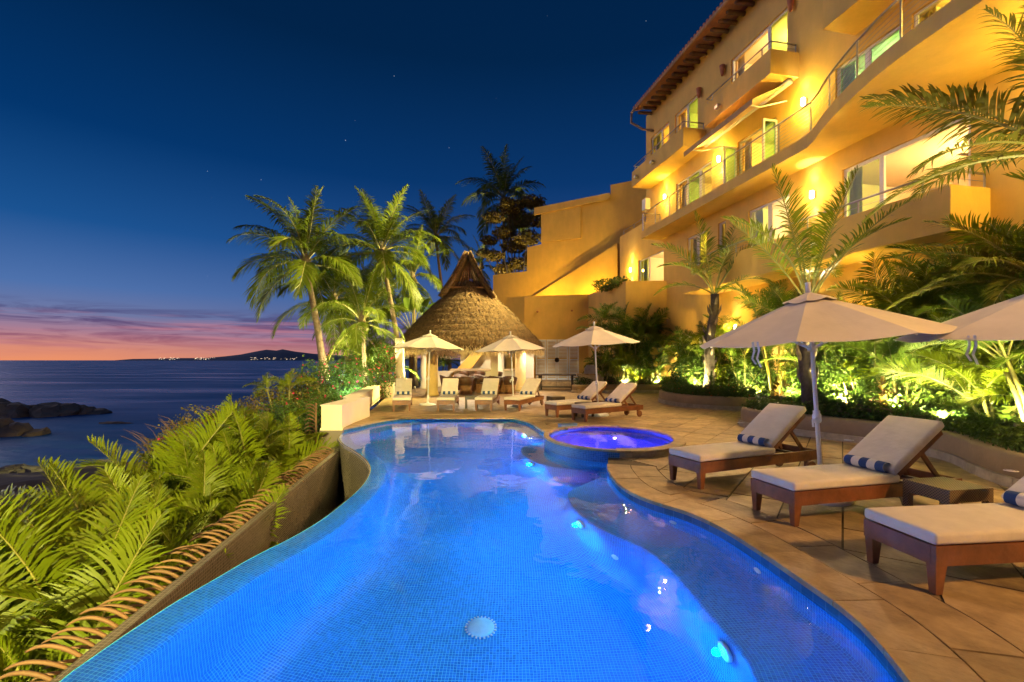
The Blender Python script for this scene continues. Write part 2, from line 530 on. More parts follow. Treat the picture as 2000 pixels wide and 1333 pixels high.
# ================================================================ THE SETTING
# ---- sea
SEA = -7.0
m = bpy.data.materials.new('sea_water'); m.use_nodes = True
nt = m.node_tree; b = nt.nodes['Principled BSDF']
b.inputs['Base Color'].default_value = (.015, .15, .34, 1)
b.inputs['Specular IOR Level'].default_value = .22
b.inputs['Roughness'].default_value = .16
b.inputs['IOR'].default_value = 1.33
tcn = nt.nodes.new('ShaderNodeTexCoord')
mpn = nt.nodes.new('ShaderNodeMapping'); mpn.inputs['Scale'].default_value = (.012, .05, 1)
nt.links.new(tcn.outputs['Object'], mpn.inputs[0])
nz = nt.nodes.new('ShaderNodeTexNoise'); nz.inputs['Scale'].default_value = 1; nz.inputs['Detail'].default_value = 7; nz.inputs['Roughness'].default_value = .6
nt.links.new(mpn.outputs[0], nz.inputs['Vector'])
mrn = nt.nodes.new('ShaderNodeMapRange'); mrn.inputs['From Min'].default_value = .35; mrn.inputs['From Max'].default_value = .65
mrn.inputs['To Min'].default_value = .20; mrn.inputs['To Max'].default_value = .50
nt.links.new(nz.outputs['Fac'], mrn.inputs[0]); nt.links.new(mrn.outputs[0], b.inputs['Roughness'])
bpn = nt.nodes.new('ShaderNodeBump'); bpn.inputs['Strength'].default_value = .6; bpn.inputs['Distance'].default_value = 1.6
nt.links.new(nz.outputs['Fac'], bpn.inputs['Height']); nt.links.new(bpn.outputs[0], b.inputs['Normal'])
sea = MB().add([(-40000, -300, SEA), (30000, -300, SEA), (30000, 70000, SEA), (-40000, 70000, SEA)], [(0, 1, 2, 3)]).build('sea', m)
tag(sea, 'smooth dark blue evening sea reaching the horizon', 'sea', kind='structure')

# ---- headland across the bay
HILL = mat('far_hill', (.075, .12, .17), rough=1, var=.15, scale=.004)  # blue haze of distance put into the base colour
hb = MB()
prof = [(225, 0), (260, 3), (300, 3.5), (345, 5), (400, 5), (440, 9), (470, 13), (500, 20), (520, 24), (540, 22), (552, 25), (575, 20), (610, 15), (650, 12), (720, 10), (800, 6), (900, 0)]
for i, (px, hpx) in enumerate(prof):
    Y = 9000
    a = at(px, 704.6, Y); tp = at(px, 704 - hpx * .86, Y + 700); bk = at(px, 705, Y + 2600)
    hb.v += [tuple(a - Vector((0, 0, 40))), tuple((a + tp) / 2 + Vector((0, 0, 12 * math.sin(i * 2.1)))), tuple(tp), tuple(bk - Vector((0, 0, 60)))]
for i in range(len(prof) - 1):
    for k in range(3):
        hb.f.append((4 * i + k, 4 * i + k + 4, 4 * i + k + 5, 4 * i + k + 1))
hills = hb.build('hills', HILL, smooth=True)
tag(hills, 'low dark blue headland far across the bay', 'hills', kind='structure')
tl = MB()
for i in range(90):
    px = random.choice([random.uniform(300, 350), random.uniform(380, 420), random.uniform(490, 585), random.uniform(490, 585)])
    p = at(px, random.uniform(698.5, 703), 8900)
    s = random.uniform(2.4, 5.6)
    tl.box(p.x - s * random.uniform(.8, 2.2), p.x + s, p.y - 4, p.y + 4, p.z - s * .6, p.z + s * .6)
o = tl.build('town_lights', mat('town_glow', (1, .8, .5), emis=(1, .78, .5), estr=1.6))
tag(o, 'tiny lit town lamps at the foot of the far headland', 'lights', kind='stuff')

# ---- hillside falling to the shore
def terrain_z(x, y):
    edge = -3.4 if y < 10 else -4.4 - .13 * (y - 10)
    d = max(0, edge - x)
    z = (-1.55 if y < 10.6 else -1.55 + min(1, (y - 10.6) / 2.5)) - .5 * min(d, 6) - .085 * max(0, d - 6)
    z -= .22 * max(0, y - 26) * min(1, d / 6)
    n = math.sin(x * .9 + y * .5) * math.cos(y * .8 - x * .3) * .22 + math.sin(x * 2.3 - y * 1.7) * .1
    return z + n * min(1, d / 2)
gb = MB()
xs = [-2.05 - i * .57 for i in range(34)] + [-21.6 - i * 1.6 for i in range(1, 32)]
ys = [-4 + i * .8 for i in range(50)] + [36 + i * 2.5 for i in range(1, 18)]
for y in ys:
    sft = min(max(0, y - 6.6) * .62, 2.25) + .13 * max(0, y - 10)
    for x in xs: gb.v.append((x - sft, y, terrain_z(x - sft, y)))
W_ = len(xs)
for j in range(len(ys) - 1):
    for i in range(W_ - 1):
        gb.f.append((j * W_ + i + 1, j * W_ + i, (j + 1) * W_ + i, (j + 1) * W_ + i + 1))
tag(gb.build('hillside', mat('hillside_earth', (.05, .038, .024), rough=1, color2=(.10, .078, .05), scale=1.4, bump=.6, bscale=5, detail=9), smooth=True),
    'dark earthy slope falling to the shore', 'hillside', kind='structure')
gt = MB().box(-14, 30, 9, 75, -1.2, -.06)
gt.f = [f for f in gt.f]
gt = MB().prism([(-5.6, 20.3), (-7.5, 34), (-9, 70), (30, 70), (30, 31), (-4, 31), (-4, 20.3)], -1.4, -.02)
tag(gt.build('ground', SOIL), 'dark planted ground behind the thatched pavilion', 'ground', kind='structure')

# ---- rocks in the shallows and on the shore
ROCK = mat('shore_rock', (.15, .105, .065), rough=.9, color2=(.42, .30, .18), scale=.5, bump=.8, bscale=1.6, detail=10)
GREY = mat('boulder_grey', (.20, .19, .17), rough=.9, var=.3, scale=2, bump=.6, bscale=4, detail=8)
def rock_mesh(seed, sub=3):
    bm = bmesh.new()
    bmesh.ops.create_icosphere(bm, subdivisions=sub, radius=1)
    r = random.Random(seed)
    planes = [(Vector((r.gauss(0, 1), r.gauss(0, 1), r.gauss(0, .8))).normalized(), r.uniform(.55, .9)) for _ in range(14)]
    ph = [r.uniform(0, 6) for _ in range(3)]
    for v in sorted(bm.verts, key=lambda q: q.index):
        for n, d in planes:
            k = v.co.dot(n)
            if k > d: v.co -= n * (k - d)
        v.co += Vector((r.uniform(-1, 1), r.uniform(-1, 1), r.uniform(-1, 1))) * .055
        v.co *= 1 + .10 * math.sin(v.co.x * 7 + ph[0]) * math.sin(v.co.y * 6 + ph[1]) + .04 * math.sin(v.co.z * 13 + ph[2])
    me = bpy.data.meshes.new('rock'); bm.to_mesh(me); bm.free()
    return me
rock_meshes = [rock_mesh(i) for i in range(7)]
def rock(name, loc, sc, rz, label, material, group):
    me = rock_meshes[random.randrange(7)].copy(); me.materials.append(material)
    o = link(name, me, None, loc, (random.uniform(-.2, .2), random.uniform(-.2, .2), rz), sc)
    return tag(o, label, 'rock', group)
outer = [(-20, 812, 3.4, 5.0, 2.6, 'long brown rock at the left picture edge, farther reef'), (28, 814, 3.0, 3.4, 2.4, 'pale faceted rock in the farther reef next to the edge'),
         (62, 810, 3.4, 3.0, 2.3, 'brown rock with a ridge near the middle of the farther reef'), (98, 812, 2.7, 3.2, 2.0, 'broad tan rock in the middle of the farther reef'),
         (132, 810, 2.6, 2.4, 1.9, 'tan slab rock right of the reef middle'), (163, 808, 2.4, 2.4, 1.5, 'lower brown rock towards the reef tip'),
         (190, 808, 2.3, 1.8, .8, 'flat dark rock at the seaward tip of the reef')]
for px, py, a, b_, c_, lab in outer:
    p = gp(px, py, SEA)
    p.z = SEA - .1
    rock('reef_rock', p, (a, b_, c_), random.uniform(-.4, .4), lab, ROCK, 'farther reef of brown rocks')
inner = [(-10, 850, 2.6, 2.6, 2.2, 'dark rock at the left edge in the nearer reef'), (30, 850, 2.0, 2.2, 1.6, 'tan rock in the middle of the nearer reef'), (66, 850, 1.9, 1.9, .9, 'low rock at the tip of the nearer reef')]
for px, py, a, b_, c_, lab in inner:
    p = gp(px, py, SEA); p.z = SEA - .1
    rock('reef_rock', p, (a, b_, c_), random.uniform(-.4, .4), lab, ROCK, 'nearer reef of brown rocks')
p = gp(235, 827, SEA); p.z = SEA - .25
rock('reef_rock', p, (2.6, 1.2, .5), .1, 'low wet rock barely above the sea, off the reef', ROCK, 'farther reef of brown rocks')
SB = [(15, 890, 'grey boulder at the left edge of the shore stones'), (48, 888, 'grey boulder second from the left edge on the shore'), (80, 892, 'grey boulder in the middle of the shore stones'), (108, 886, 'grey boulder at the right of the waterline stones'), (25, 912, 'grey boulder lower left behind the palm fronds'), (68, 915, 'grey boulder lower middle behind the palm fronds'), (150, 898, 'grey boulder next to the dark shore shrub'), (205, 905, 'grey boulder farthest right on the shore')]
for i, (px, py, blab) in enumerate(SB):
    Y = 889 * 7.6 / (py - 704) * .93
    x = (px - 1000) / 889 * Y
    sz = random.uniform(.45, .85)
    rock('shore_boulder', (x, Y, terrain_z(x, Y) + .15), (sz * 1.2, sz, sz * .75), random.uniform(0, 6), blab, GREY, 'grey shore boulders')

# ---- pool outline (walked with the water on the left hand)
right_px = [(1187, 906.5), (1188, 916), (1193.6, 927), (1202.4, 938.4), (1215.6, 950.5), (1231, 960.4), (1250.8, 970), (1275, 979), (1308, 988), (1341, 999), (1374, 1012), (1407, 1028.6),
            (1440, 1045), (1471, 1067), (1517, 1099), (1565, 1130), (1613.6, 1160), (1660, 1197), (1693, 1230), (1723, 1259), (1756, 1295), (1781.6, 1333)]
right = [gp(*p) for p in right_px][::-1]
right = [Vector((.9, .78, 0)), Vector((1.55, 1.3, 0)), Vector((1.88, 1.85, 0))] + right[::2] + [right[-1]]
SPA_C = Vector((1.95, 8.95, 0)); SPA_RX, SPA_RY = 1.32, 1.50
def spa_pt(a, k=1.0, z=0): return Vector((SPA_C.x + SPA_RX * k * math.cos(R(a)), SPA_C.y + SPA_RY * k * math.sin(R(a)), z))
right_c = resample(catmull(right, 6), .09)
far_px = [(670, 838), (688, 834), (704, 831), (740, 823), (788, 816), (836, 811), (884, 810), (932, 810.4), (980, 813.3), (1013.6, 818.8), (1037.6, 826), (1049.6, 834.4), (1059, 840.4), (1069, 844.5)]
far = [gp(*p) for p in far_px][::-1]
far_c = resample(catmull(far, 6), .1)
lip_px = [(116, 1333), (168, 1294), (240, 1244), (338, 1180), (420, 1132), (496, 1088), (568, 1052), (624, 1019), (672, 983), (704, 954), (720, 932), (724.5, 914), (714, 896), (692, 880), (672, 868), (663, 857), (665, 850)]
lip = [gp(*p, WATER) for p in lip_px][::-1]
lip = lip + [Vector((-2.25, 1.7, WATER)), Vector((-1.8, 1.1, WATER)), Vector((-1.0, .75, WATER)), Vector((0, .66, WATER))]
lip_c = resample(catmull(lip, 6), .09)
arc_c = [spa_pt(a) for a in np.linspace(254, 138, 34)]
outline = []
for kind, seq in (('R', right_c), ('S', arc_c), ('F', far_c), ('L', lip_c)):
    for i, p in enumerate(seq):
        q = Vector((p.x, p.y, 0))
        if outline and (outline[-1][1] - q).length < .03: continue
        outline.append((kind, q, i / (len(seq) - 1)))
NO = len(outline)
def bench_w(kind, t):
    if kind == 'R': return .06 + .60 * min(1, (1 - t) / .12) * min(1, .25 + t * 3)
    if kind == 'S': return .06 + .40 * min(1, t / .25) * min(1, (1 - t) / .25)
    if kind == 'F': return .06 + .50 * min(1, t / .2) * min(1, (1 - t) / .12 + .3)
    return .0
cen = []
norms = []
for i in range(NO):
    a = outline[i - 2][1]; b_ = outline[(i + 2) % NO][1]
    t = (b_ - a); t.z = 0; t.normalize()
    norms.append(Vector((-t.y, t.x, 0)))
for _ in range(4):
    norms = [(norms[i - 1] + norms[i] * 2 + norms[(i + 1) % NO]).normalized() for i in range(NO)]
ws = [bench_w(k, t) for k, p, t in outline]
for _ in range(6): ws = [(ws[i - 1] + 2 * ws[i] + ws[(i + 1) % NO]) / 4 for i in range(NO)]
lw = [1.0 if k == 'L' else 0.0 for k, p, t in outline]
for _ in range(10): lw = [(lw[i - 1] + 2 * lw[i] + lw[(i + 1) % NO]) / 4 for i in range(NO)]
FLOOR = -1.30
def profile(i):
    w = ws[i]; L_ = lw[i]
    rp = [(0, -.15), (0, -.46), (.02, -.50), (w - .03, -.52), (w, -.55), (w + .02, -1.05), (w + .07, -1.2), (w + .2, FLOOR + .012), (w + .45, FLOOR + .002)]
    lp = [(0, WATER + .003), (.10, WATER - .05), (.21, WATER - .115), (.235, WATER - .15), (.25, -.6), (.28, -.95), (.40, -1.18), (.62, FLOOR + .012), (.9, FLOOR + .002)]
    return [(a[0] * (1 - L_) + b_[0] * L_, a[1] * (1 - L_) + b_[1] * L_) for a, b_ in zip(rp, lp)]
sh = MB(); sh.uv = []
u = 0
NP = 9
for i in range(NO + 1):
    k = i % NO
    if i: u += (outline[k][1] - outline[i - 1][1]).length
    pr = profile(k); v = 0
    for j, (o_, z) in enumerate(pr):
        if j: v += math.hypot(o_ - pr[j - 1][0], z - pr[j - 1][1])
        p = outline[k][1] + norms[k] * o_
        sh.v.append((p.x, p.y, z)); sh.uv.append((u, v))
for i in range(NO):
    for j in range(NP - 1):
        a = i * NP + j
        sh.f.append((a, a + NP, a + NP + 1, a + 1))
pool = empty('pool', (0, 5, 0), 0, 'curved infinity pool lined with blue mosaic and lit from within', 'pool', kind='structure')
sh.build('pool_wall', TILE_P, pool, smooth=True, world=True)
fb = MB().prism([(p.x, p.y) for k, p, t in outline], FLOOR - .05, FLOOR, bottom=False)
fb.uv = [(v[0], v[1]) for v in fb.v]
fb.build('pool_floor', TILE_P, pool, world=True)
# blue band of larger tiles under the coping
bd = MB(); bd.uv = []
u = 0
seq = [(k, p, norms[i], lw[i]) for i, (k, p, t) in enumerate(outline)]
run = []
for i, (k, p, n, l_) in enumerate(seq):
    if k in 'RF': run.append((k, p, n))
def band(kind):
    pts = [(p, n) for k, p, n in run if k == kind]
    mb = MB(); mb.uv = []; uu = 0
    for i, (p, n) in enumerate(pts):
        if i: uu += (p - pts[i - 1][0]).length
        q = p + n * .002
        mb.v += [(q.x, q.y, -.154), (q.x, q.y, -.002)]; mb.uv += [(uu, -.034), (uu, .118)]
        if i: mb.f.append((2 * i - 2, 2 * i, 2 * i + 1, 2 * i - 1))
    mb.build('waterline_tiles', TILE_C, pool, world=True)
band('R'); band('F')
# outer face of the overflow edge, with its thin stone lip
wf = MB(); wf.uv = []; u = 0
lp_pts = [(p, norms[i]) for i, (k, p, t) in enumerate(outline) if k == 'L']
for i, (p, n) in enumerate(lp_pts):
    if i: u += (p - lp_pts[i - 1][0]).length
    for j, (o_, z) in enumerate(((-.002, WATER + .004), (-.03, WATER - .01), (-.05, WATER - .06), (-.05, -1.75))):
        q = p + n * o_
        wf.v.append((q.x, q.y, z)); wf.uv.append((u, z))
    if i:
        for j in range(3): wf.f.append((4 * i - 4 + j, 4 * i - 3 + j, 4 * i + j + 1, 4 * i + j))
wf.build('weir_wall', TILE_G, pool, smooth=True, world=True)
# underwater lamps on the bench riser and added ones on the near wall
CAUST = False
POOLC = (.0, .31, 1.0)
def pool_lamp(loc, inward, e, col=POOLC, r=.05):
    loc = Vector(loc); inward = Vector(inward).normalized()
    lb = MB()
    q = inward.to_track_quat('Z', 'Y').to_matrix()
    ring = MB().lathe([(.085, -.01), (.085, .012), (.06, .02), (.055, .012)], 14)
    ring.v = [tuple(q @ Vector(v) + loc) for v in ring.v]
    fx = ring.build('underwater_lamp', POLE, pool, smooth=True, world=True)
    gl = MB().lathe([(.055, .012), (.04, .026), (0.001, .03)], 12)
    gl.v = [tuple(q @ Vector(v) + loc) for v in gl.v]
    g = gl.build('lens', WHITE, fx, smooth=True)
    g.data.transform(Matrix.Translation(-Vector(pool.location)))
    L_ = lamp('pool_light', 'POINT', loc + inward * .06, e * .66, col, .028)
    if CAUST: L_.data.cycles.is_caustics_light = True
def riser(frac_kind, t0, z=-.8):
    best = min((i for i in range(NO) if outline[i][0] == frac_kind), key=lambda i: abs(outline[i][2] - t0))
    p = outline[best][1] + norms[best] * (ws[best] + .03)
    return Vector((p.x, p.y, z)), norms[best]
def nearest_riser(px, py, depth):
    w = wp(px, py, depth)
    best = min((i for i in range(NO) if outline[i][0] != 'L'), key=lambda i: (outline[i][1] + norms[i] * (ws[i] + .03) - Vector((w.x, w.y, 0))).length)
    p = outline[best][1] + norms[best] * (ws[best] + .025)
    return Vector((p.x, p.y, WATER - depth)), norms[best]
for px, py, d, e in ((1483, 1273, .62, 190), (1176, 1019, .66, 240), (988, 912, .62, 280), (970, 857, .6, 230)):
    p, n = nearest_riser(px, py, d)
    pool_lamp(p, n, e, (.0, .42, 1.0))
def lip_lamp(t0, e, z=-.62):
    best = min((i for i in range(NO) if outline[i][0] == 'L'), key=lambda i: abs(outline[i][2] - t0))
    p = outline[best][1] + norms[best] * .27
    pool_lamp((p.x, p.y, z), norms[best], e)
pool_lamp((.35, .98, -.55), (0, 1, 0), 225)  # three lamps added out of view to brighten the pool
pool_lamp((-1.25, 1.24, -.55), (.5, 1, 0), 225)
pool_lamp((1.3, 1.32, -.75), (-.4, 1, 0), 150)
# floor drain
dr = wp(940, 1221, 1.18)
d_ = empty('floor_drain', (dr.x, dr.y, FLOOR), 0, 'round pale drain cover on the pool floor', 'drain')
db = MB().lathe([(.115, 0), (.115, .012), (.10, .03), (.05, .045), (.001, .05)], 28).build('cover', mat('drain_plastic', (.35, .62, .70), rough=.5, var=.1, scale=20), d_, smooth=True)
for k in range(24):
    a = k * math.pi / 12
    MB().bar((math.cos(a) * .118, math.sin(a) * .118, .006), (math.cos(a) * .135, math.sin(a) * .135, .006), .012, .012).build('rim_slot', WHITE, d_)
# return jets seen as little pale discs on the walls
for px, py, d, lab in ((1267, 1046, .3, 'small pale return jet in the pool wall under the reflected window'), (1475, 1118, .3, 'small pale return jet in the pool wall beside the near lounger'), (1183, 1100, .9, 'small pale return jet low on the bench riser')):
    p, n = nearest_riser(px, py, d)
    if d < .5:
        w = wp(px, py, d); best = min(range(NO), key=lambda i: (outline[i][1] - Vector((w.x, w.y, 0))).length)
        p = outline[best][1] + norms[best] * .004 + Vector((0, 0, -.33)); n = norms[best]
    q = n.to_track_quat('Z', 'Y').to_matrix()
    jb = MB().lathe([(.045, 0), (.045, .008), (.025, .016), (.018, .008)], 16)
    jb.v = [tuple(q @ Vector(v)) for v in jb.v]
    tag(jb.build('return_jet', WHITE, loc=None, smooth=True), lab, 'jet').location = p
# water sheet
wpoly = [(p.x + n.x * -.0, p.y) for (k, p, t), n in zip(outline, norms)]
pw = MB().prism(wpoly, WATER - .01, WATER, bottom=False)
ntri = [f for f in pw.f if all(i < len(wpoly) for i in f)]
pw.f = ntri
o = pw.build('pool_water', water_mat('pool_water', (.93, .98, 1), 0.0, .09, 2.6))
tag(o, 'still clear water of the infinity pool', 'water', kind='structure')
if CAUST: o.cycles.is_caustics_caster = True

# ---- overflow channel: floor water and outer wall
A0, A1 = Vector((-2.42, 2.0, 0)), Vector((-3.47, 9.3, 0))
ch = MB().prism([(-2.9, .4), (-1.9, .5), (-2.0, 5), (-3.4, 9.6), (-3.9, 10.0), (-3.75, 9.3)], -1.6, -1.45)
tag(ch.build('channel_water', mat('dark_water', (.004, .01, .022), rough=.05, var=.1)), 'dark water lying in the overflow channel', 'water', kind='structure')
cw = empty('channel_wall', (-3.1, 5, 0), 0, 'long brown mosaic outer wall of the overflow channel', 'wall')
dirv = (A1 - A0).normalized(); nrm = Vector((-dirv.y, dirv.x, 0))
wb = MB(); wb.uv = []
Lw = (A1 - A0).length
for s_, uu in ((A0, 0), (A1, Lw)):
    for o_, z, vv in ((0, -1.7, 0), (0.02, -.27, 1.43), (.03, -.22, 1.48), (.10, -.21, 1.55), (.12, -1.9, 3.2)):
        q = s_ + nrm * o_
        wb.v.append((q.x, q.y, z)); wb.uv.append((uu, vv))
wb.f = [(j, j + 5, j + 6, j + 1) for j in range(4)] + [(0, 1, 2, 3, 4), (9, 8, 7, 6, 5)]
wb.build('mosaic_face', TILE_G, cw, world=True)

# ---- deck
DECK = empty('pool_deck', (4, 8, 0), 0, 'tan stone pool deck laid in large diagonal slabs', 'deck', kind='structure')
spa_out = [spa_pt(a, 1.0) for a in np.linspace(254 - 360, 138, 60)]
edge = [p.copy() for p in right_c] + spa_out + far_c
PW = [Vector((-3.94, 10.61, 0)), Vector((-4.02, 11.2, 0)), Vector((-4.2, 12.9, 0)), Vector((-5.55, 20.3, 0))]
near_close = [Vector((-2.9, -6, 0)), Vector((-2.9, .4, 0)), Vector((-1.9, .85, 0)), Vector((-1.0, .66, 0)), Vector((0, .6, 0))]
big = [Vector((14, -6, 0))] + near_close + [p for p in edge] + PW[1:] + [Vector((-5.4, 30.5, 0)), Vector((14, 30.5, 0))]
MB().prism([(p.x, p.y) for p in big], -.16, -.010).build('mortar_bed', STONE_D, DECK, world=True)
edge_off = offset_path(right_c, -.72)
far_off = offset_path(far_c, -.30)
FARY = 12.6
reg_n = [p for p in edge_off if p.y > .9] + [spa_pt(a, 1.004) for a in np.linspace(263 - 360, 133, 60)] + [p for p in far_off]
def slabs(region, rot, rh, cw_, gap, name, ztop, zbot, material, parent):
    M = Matrix.Rotation(-rot, 2)
    pts = [M @ Vector((p.x, p.y)) for p in region]
    bm = bmesh.new()
    vs = [bm.verts.new((p.x, p.y, 0)) for p in pts]
    for t in tessellate_polygon([[Vector((p.x, p.y, 0)) for p in pts]]):
        try: bm.faces.new([vs[i] for i in t])
        except ValueError: pass
    xs = [p.x for p in pts]; ys_ = [p.y for p in pts]
    r = random.Random(3)
    k = math.floor(min(ys_) / rh)
    while k * rh < max(ys_):
        for g in (-gap / 2, gap / 2):
            bmesh.ops.bisect_plane(bm, geom=bm.verts[:] + bm.edges[:] + bm.faces[:], plane_co=(0, k * rh + g, 0), plane_no=(0, 1, 0))
        k += 1
    rows = {}
    kill = []
    for f in bm.faces:
        c = f.calc_center_median().y
        row = math.floor(c / rh)
        fr = c - row * rh
        if fr < gap / 2 or fr > rh - gap / 2: kill.append(f)
        else: rows.setdefault(row, []).append(f)
    bmesh.ops.delete(bm, geom=kill, context='FACES')
    cells = []
    for row in sorted(rows):
        off = r.uniform(0, cw_); x0 = min(xs); lines = []
        x = math.floor(x0 / cw_) * cw_ - off
        while x < max(xs):
            lines.append(x); x += cw_ * r.uniform(.75, 1.3)
        lines.append(x)
        fs = [f for f in rows[row] if f.is_valid]
        if not fs: continue
        sub = bm.copy()
        lo, hi_ = row * rh, (row + 1) * rh
        bmesh.ops.delete(sub, geom=[f for f in sub.faces if not lo < f.calc_center_median().y < hi_], context='FACES')
        for x in lines:
            for g in (-gap / 2, gap / 2):
                bmesh.ops.bisect_plane(sub, geom=sub.verts[:] + sub.edges[:] + sub.faces[:], plane_co=(x + g, 0, 0), plane_no=(1, 0, 0))
        for a, b2 in zip(lines, lines[1:]):
            c2 = sub.copy()
            bmesh.ops.delete(c2, geom=[f for f in c2.faces if not a + gap / 2 < f.calc_center_median().x < b2 - gap / 2], context='FACES')
            if c2.faces and sum(f.calc_area() for f in c2.faces) > .01:
                bmesh.ops.dissolve_faces(c2, faces=c2.faces[:])
                cells.append(c2)
            else: c2.free()
        sub.free()
    bm.free()
    off = wloc(parent)
    Mi = Matrix.Rotation(rot, 3, 'Z')
    out = []
    for c in cells:
        for f in c.faces:
            if f.normal.z < 0: f.normal_flip()
        ret = bmesh.ops.extrude_face_region(c, geom=c.faces[:])
        for v in ret['geom']:
            if isinstance(v, bmesh.types.BMVert): v.co.z += (ztop - zbot)
        bmesh.ops.recalc_face_normals(c, faces=c.faces[:])
        dz = r.uniform(-.003, .003)
        cm = sum((v.co for v in c.verts), Vector()) / len(c.verts)
        cm.z = 0
        me = bpy.data.meshes.new(name)
        for v in c.verts: v.co = Mi @ (v.co - cm) + Vector((0, 0, zbot + dz))
        c.to_mesh(me); c.free()
        me.materials.append(material)
        o = bpy.data.objects.new(name, me); COL.objects.link(o)
        o.parent = parent; o.location = Mi @ cm - off
        out.append(o)
    return out
region = reg_n + [Vector((-4.02, 11.2, 0)), Vector((-4.15, FARY, 0)), Vector((8.2, FARY, 0)), Vector((8.2, .9, 0))]
slab_objs = slabs(region, R(54), .54, .78, .018, 'paving_slab', 0, -.03, STONE, DECK)
# farther paving: one sheet whose joints are too small to pick apart
fm = STONE.copy(); fm.name = 'far_paving'
nt = fm.node_tree; b = nt.nodes['Principled BSDF']
br = nt.nodes.new('ShaderNodeTexBrick')
tcn = nt.nodes.new('ShaderNodeTexCoord'); mpn = nt.nodes.new('ShaderNodeMapping'); mpn.inputs['Rotation'].default_value = (0, 0, R(-54))
nt.links.new(tcn.outputs['Object'], mpn.inputs[0]); nt.links.new(mpn.outputs[0], br.inputs['Vector'])
br.inputs['Scale'].default_value = 1; br.inputs['Brick Width'].default_value = .95; br.inputs['Row Height'].default_value = .62; br.inputs['Mortar Size'].default_value = .009
src = b.inputs['Base Color'].links[0].from_socket
nt.links.new(src, br.inputs['Color1']); br.inputs['Mortar'].default_value = (.10, .07, .04, 1)
hs = nt.nodes.new('ShaderNodeHueSaturation'); hs.inputs['Value'].default_value = .86; nt.links.new(src, hs.inputs['Color']); nt.links.new(hs.outputs[0], br.inputs['Color2'])
nt.links.new(br.outputs['Color'], b.inputs['Base Color'])
far_region = [Vector((-4.15, FARY + .008, 0))] + [Vector((-5.55, 20.3, 0)), Vector((-5.4, 30.5, 0)), Vector((14, 30.5, 0)), Vector((14, FARY + .008, 0))]
holes_far = [p for p in far_off if p.y > FARY + .008]
far_region = holes_far + far_region if holes_far else far_region
fr_ = MB().prism([(p.x, p.y) for p in far_region], -.009, 0, bottom=False)
fo = fr_.build('far_paving', fm, DECK, world=True)
ns_ = MB().prism([(8.21, .9), (14, .9), (14, FARY), (8.21, FARY)], -.009, -.001, bottom=False).build('bed_base', SOIL, DECK, world=True)
nr = MB().prism([(2.3, -6), (14, -6), (14, .89), (2.3, .89)], -.009, -.001, bottom=False).build('near_paving', fm, DECK, world=True)
nr2 = MB().prism([(-2.9, -6), (2.29, -6), (2.29, .89), (1.0, .5), (0, .3), (-1.0, .4), (-1.9, .6), (-2.9, .2)], -.009, -.001, bottom=False).build('near_paving', fm, DECK, world=True)
# coping stones and border pavers following the pool edge
def ring_stones(path, w0, w1, step, name, material, gap, ztop, zbot, taper=0):
    a = offset_path(path, -w0); b_ = offset_path(path, -w1)
    d = [0]
    for p, q in zip(path, path[1:]): d.append(d[-1] + (q - p).length)
    s = 0; r = random.Random(5); off = wloc(DECK)
    while s < d[-1] - .08:
        e = min(d[-1], s + step * r.uniform(.8, 1.25))
        if d[-1] - e < step * .35: e = d[-1]
        i0 = min(range(len(d)), key=lambda i: abs(d[i] - s - gap / 2)); i1 = min(range(len(d)), key=lambda i: abs(d[i] - e + gap / 2))
        if i1 > i0:
            def lerp_at(arr, t):
                k = max(0, min(len(d) - 2, next((j for j in range(len(d) - 1) if d[j + 1] >= t), len(d) - 2)))
                q = (t - d[k]) / max(1e-6, d[k + 1] - d[k])
                return arr[k].lerp(arr[k + 1], min(max(q, 0), 1))
            ts = [s + gap / 2] + [d[i] for i in range(i0 + 1, i1)][::2] + [e - gap / 2]
            A = [lerp_at(a, t) for t in ts]; B = [lerp_at(b_, t) for t in ts]
            dz = r.uniform(-.003, .003)
            mb = MB(); n = len(ts)
            poly = B + A[::-1]
            mb.prism([(p.x, p.y) for p in poly], zbot, ztop + dz)
            c = sum(poly, Vector()) / len(poly); c.z = 0
            o = bpy.data.objects.new(name, mb.mesh(name, material, False, c)); COL.objects.link(o)
            o.parent = DECK; o.location = c - off
        s = e
rc = [p for p in right_c if p.y > .8]
ring_stones(rc, -.012, .335, .62, 'coping_stone', COPING, .008, .004, -.035)
ring_stones(rc, .35, .705, .52, 'border_paver', STONE, .014, .001, -.035)
ring_stones(far_c, -.012, .285, .3, 'coping_stone', COPING, .012, .004, -.035)

# ---- spa
RIM = .12
spa = empty('spa_tub', SPA_C, 0, 'round raised spa with violet glowing water and stone rim', 'spa')
ow = MB(); ow.uv = []
aa = np.linspace(126, 266, 50)
per = 0
for i, a in enumerate(aa):
    p = spa_pt(a, .995); per += 0 if not i else (p - pq).length
    pq = p
    ow.v += [(p.x, p.y, -.6), (p.x, p.y, RIM - .03)]; ow.uv += [(per, -.6), (per, RIM - .03)]
    if i: ow.f.append((2 * i - 2, 2 * i, 2 * i + 1, 2 * i - 1))
ow.build('mosaic_wall', TILE_S, spa, smooth=True, world=True)
for a in np.arange(262 - 360, 132, 9.0):      # stone blocks on the deck side
    pts = [spa_pt(x, 1.0) for x in np.linspace(a, a + 8.6, 4)]
    inn = [spa_pt(x, .93) for x in np.linspace(a, a + 8.6, 4)]
    MB().prism([(p.x, p.y) for p in pts + inn[::-1]], -.03, RIM - .035).build('wall_block', PLANTERS, spa, world=True)
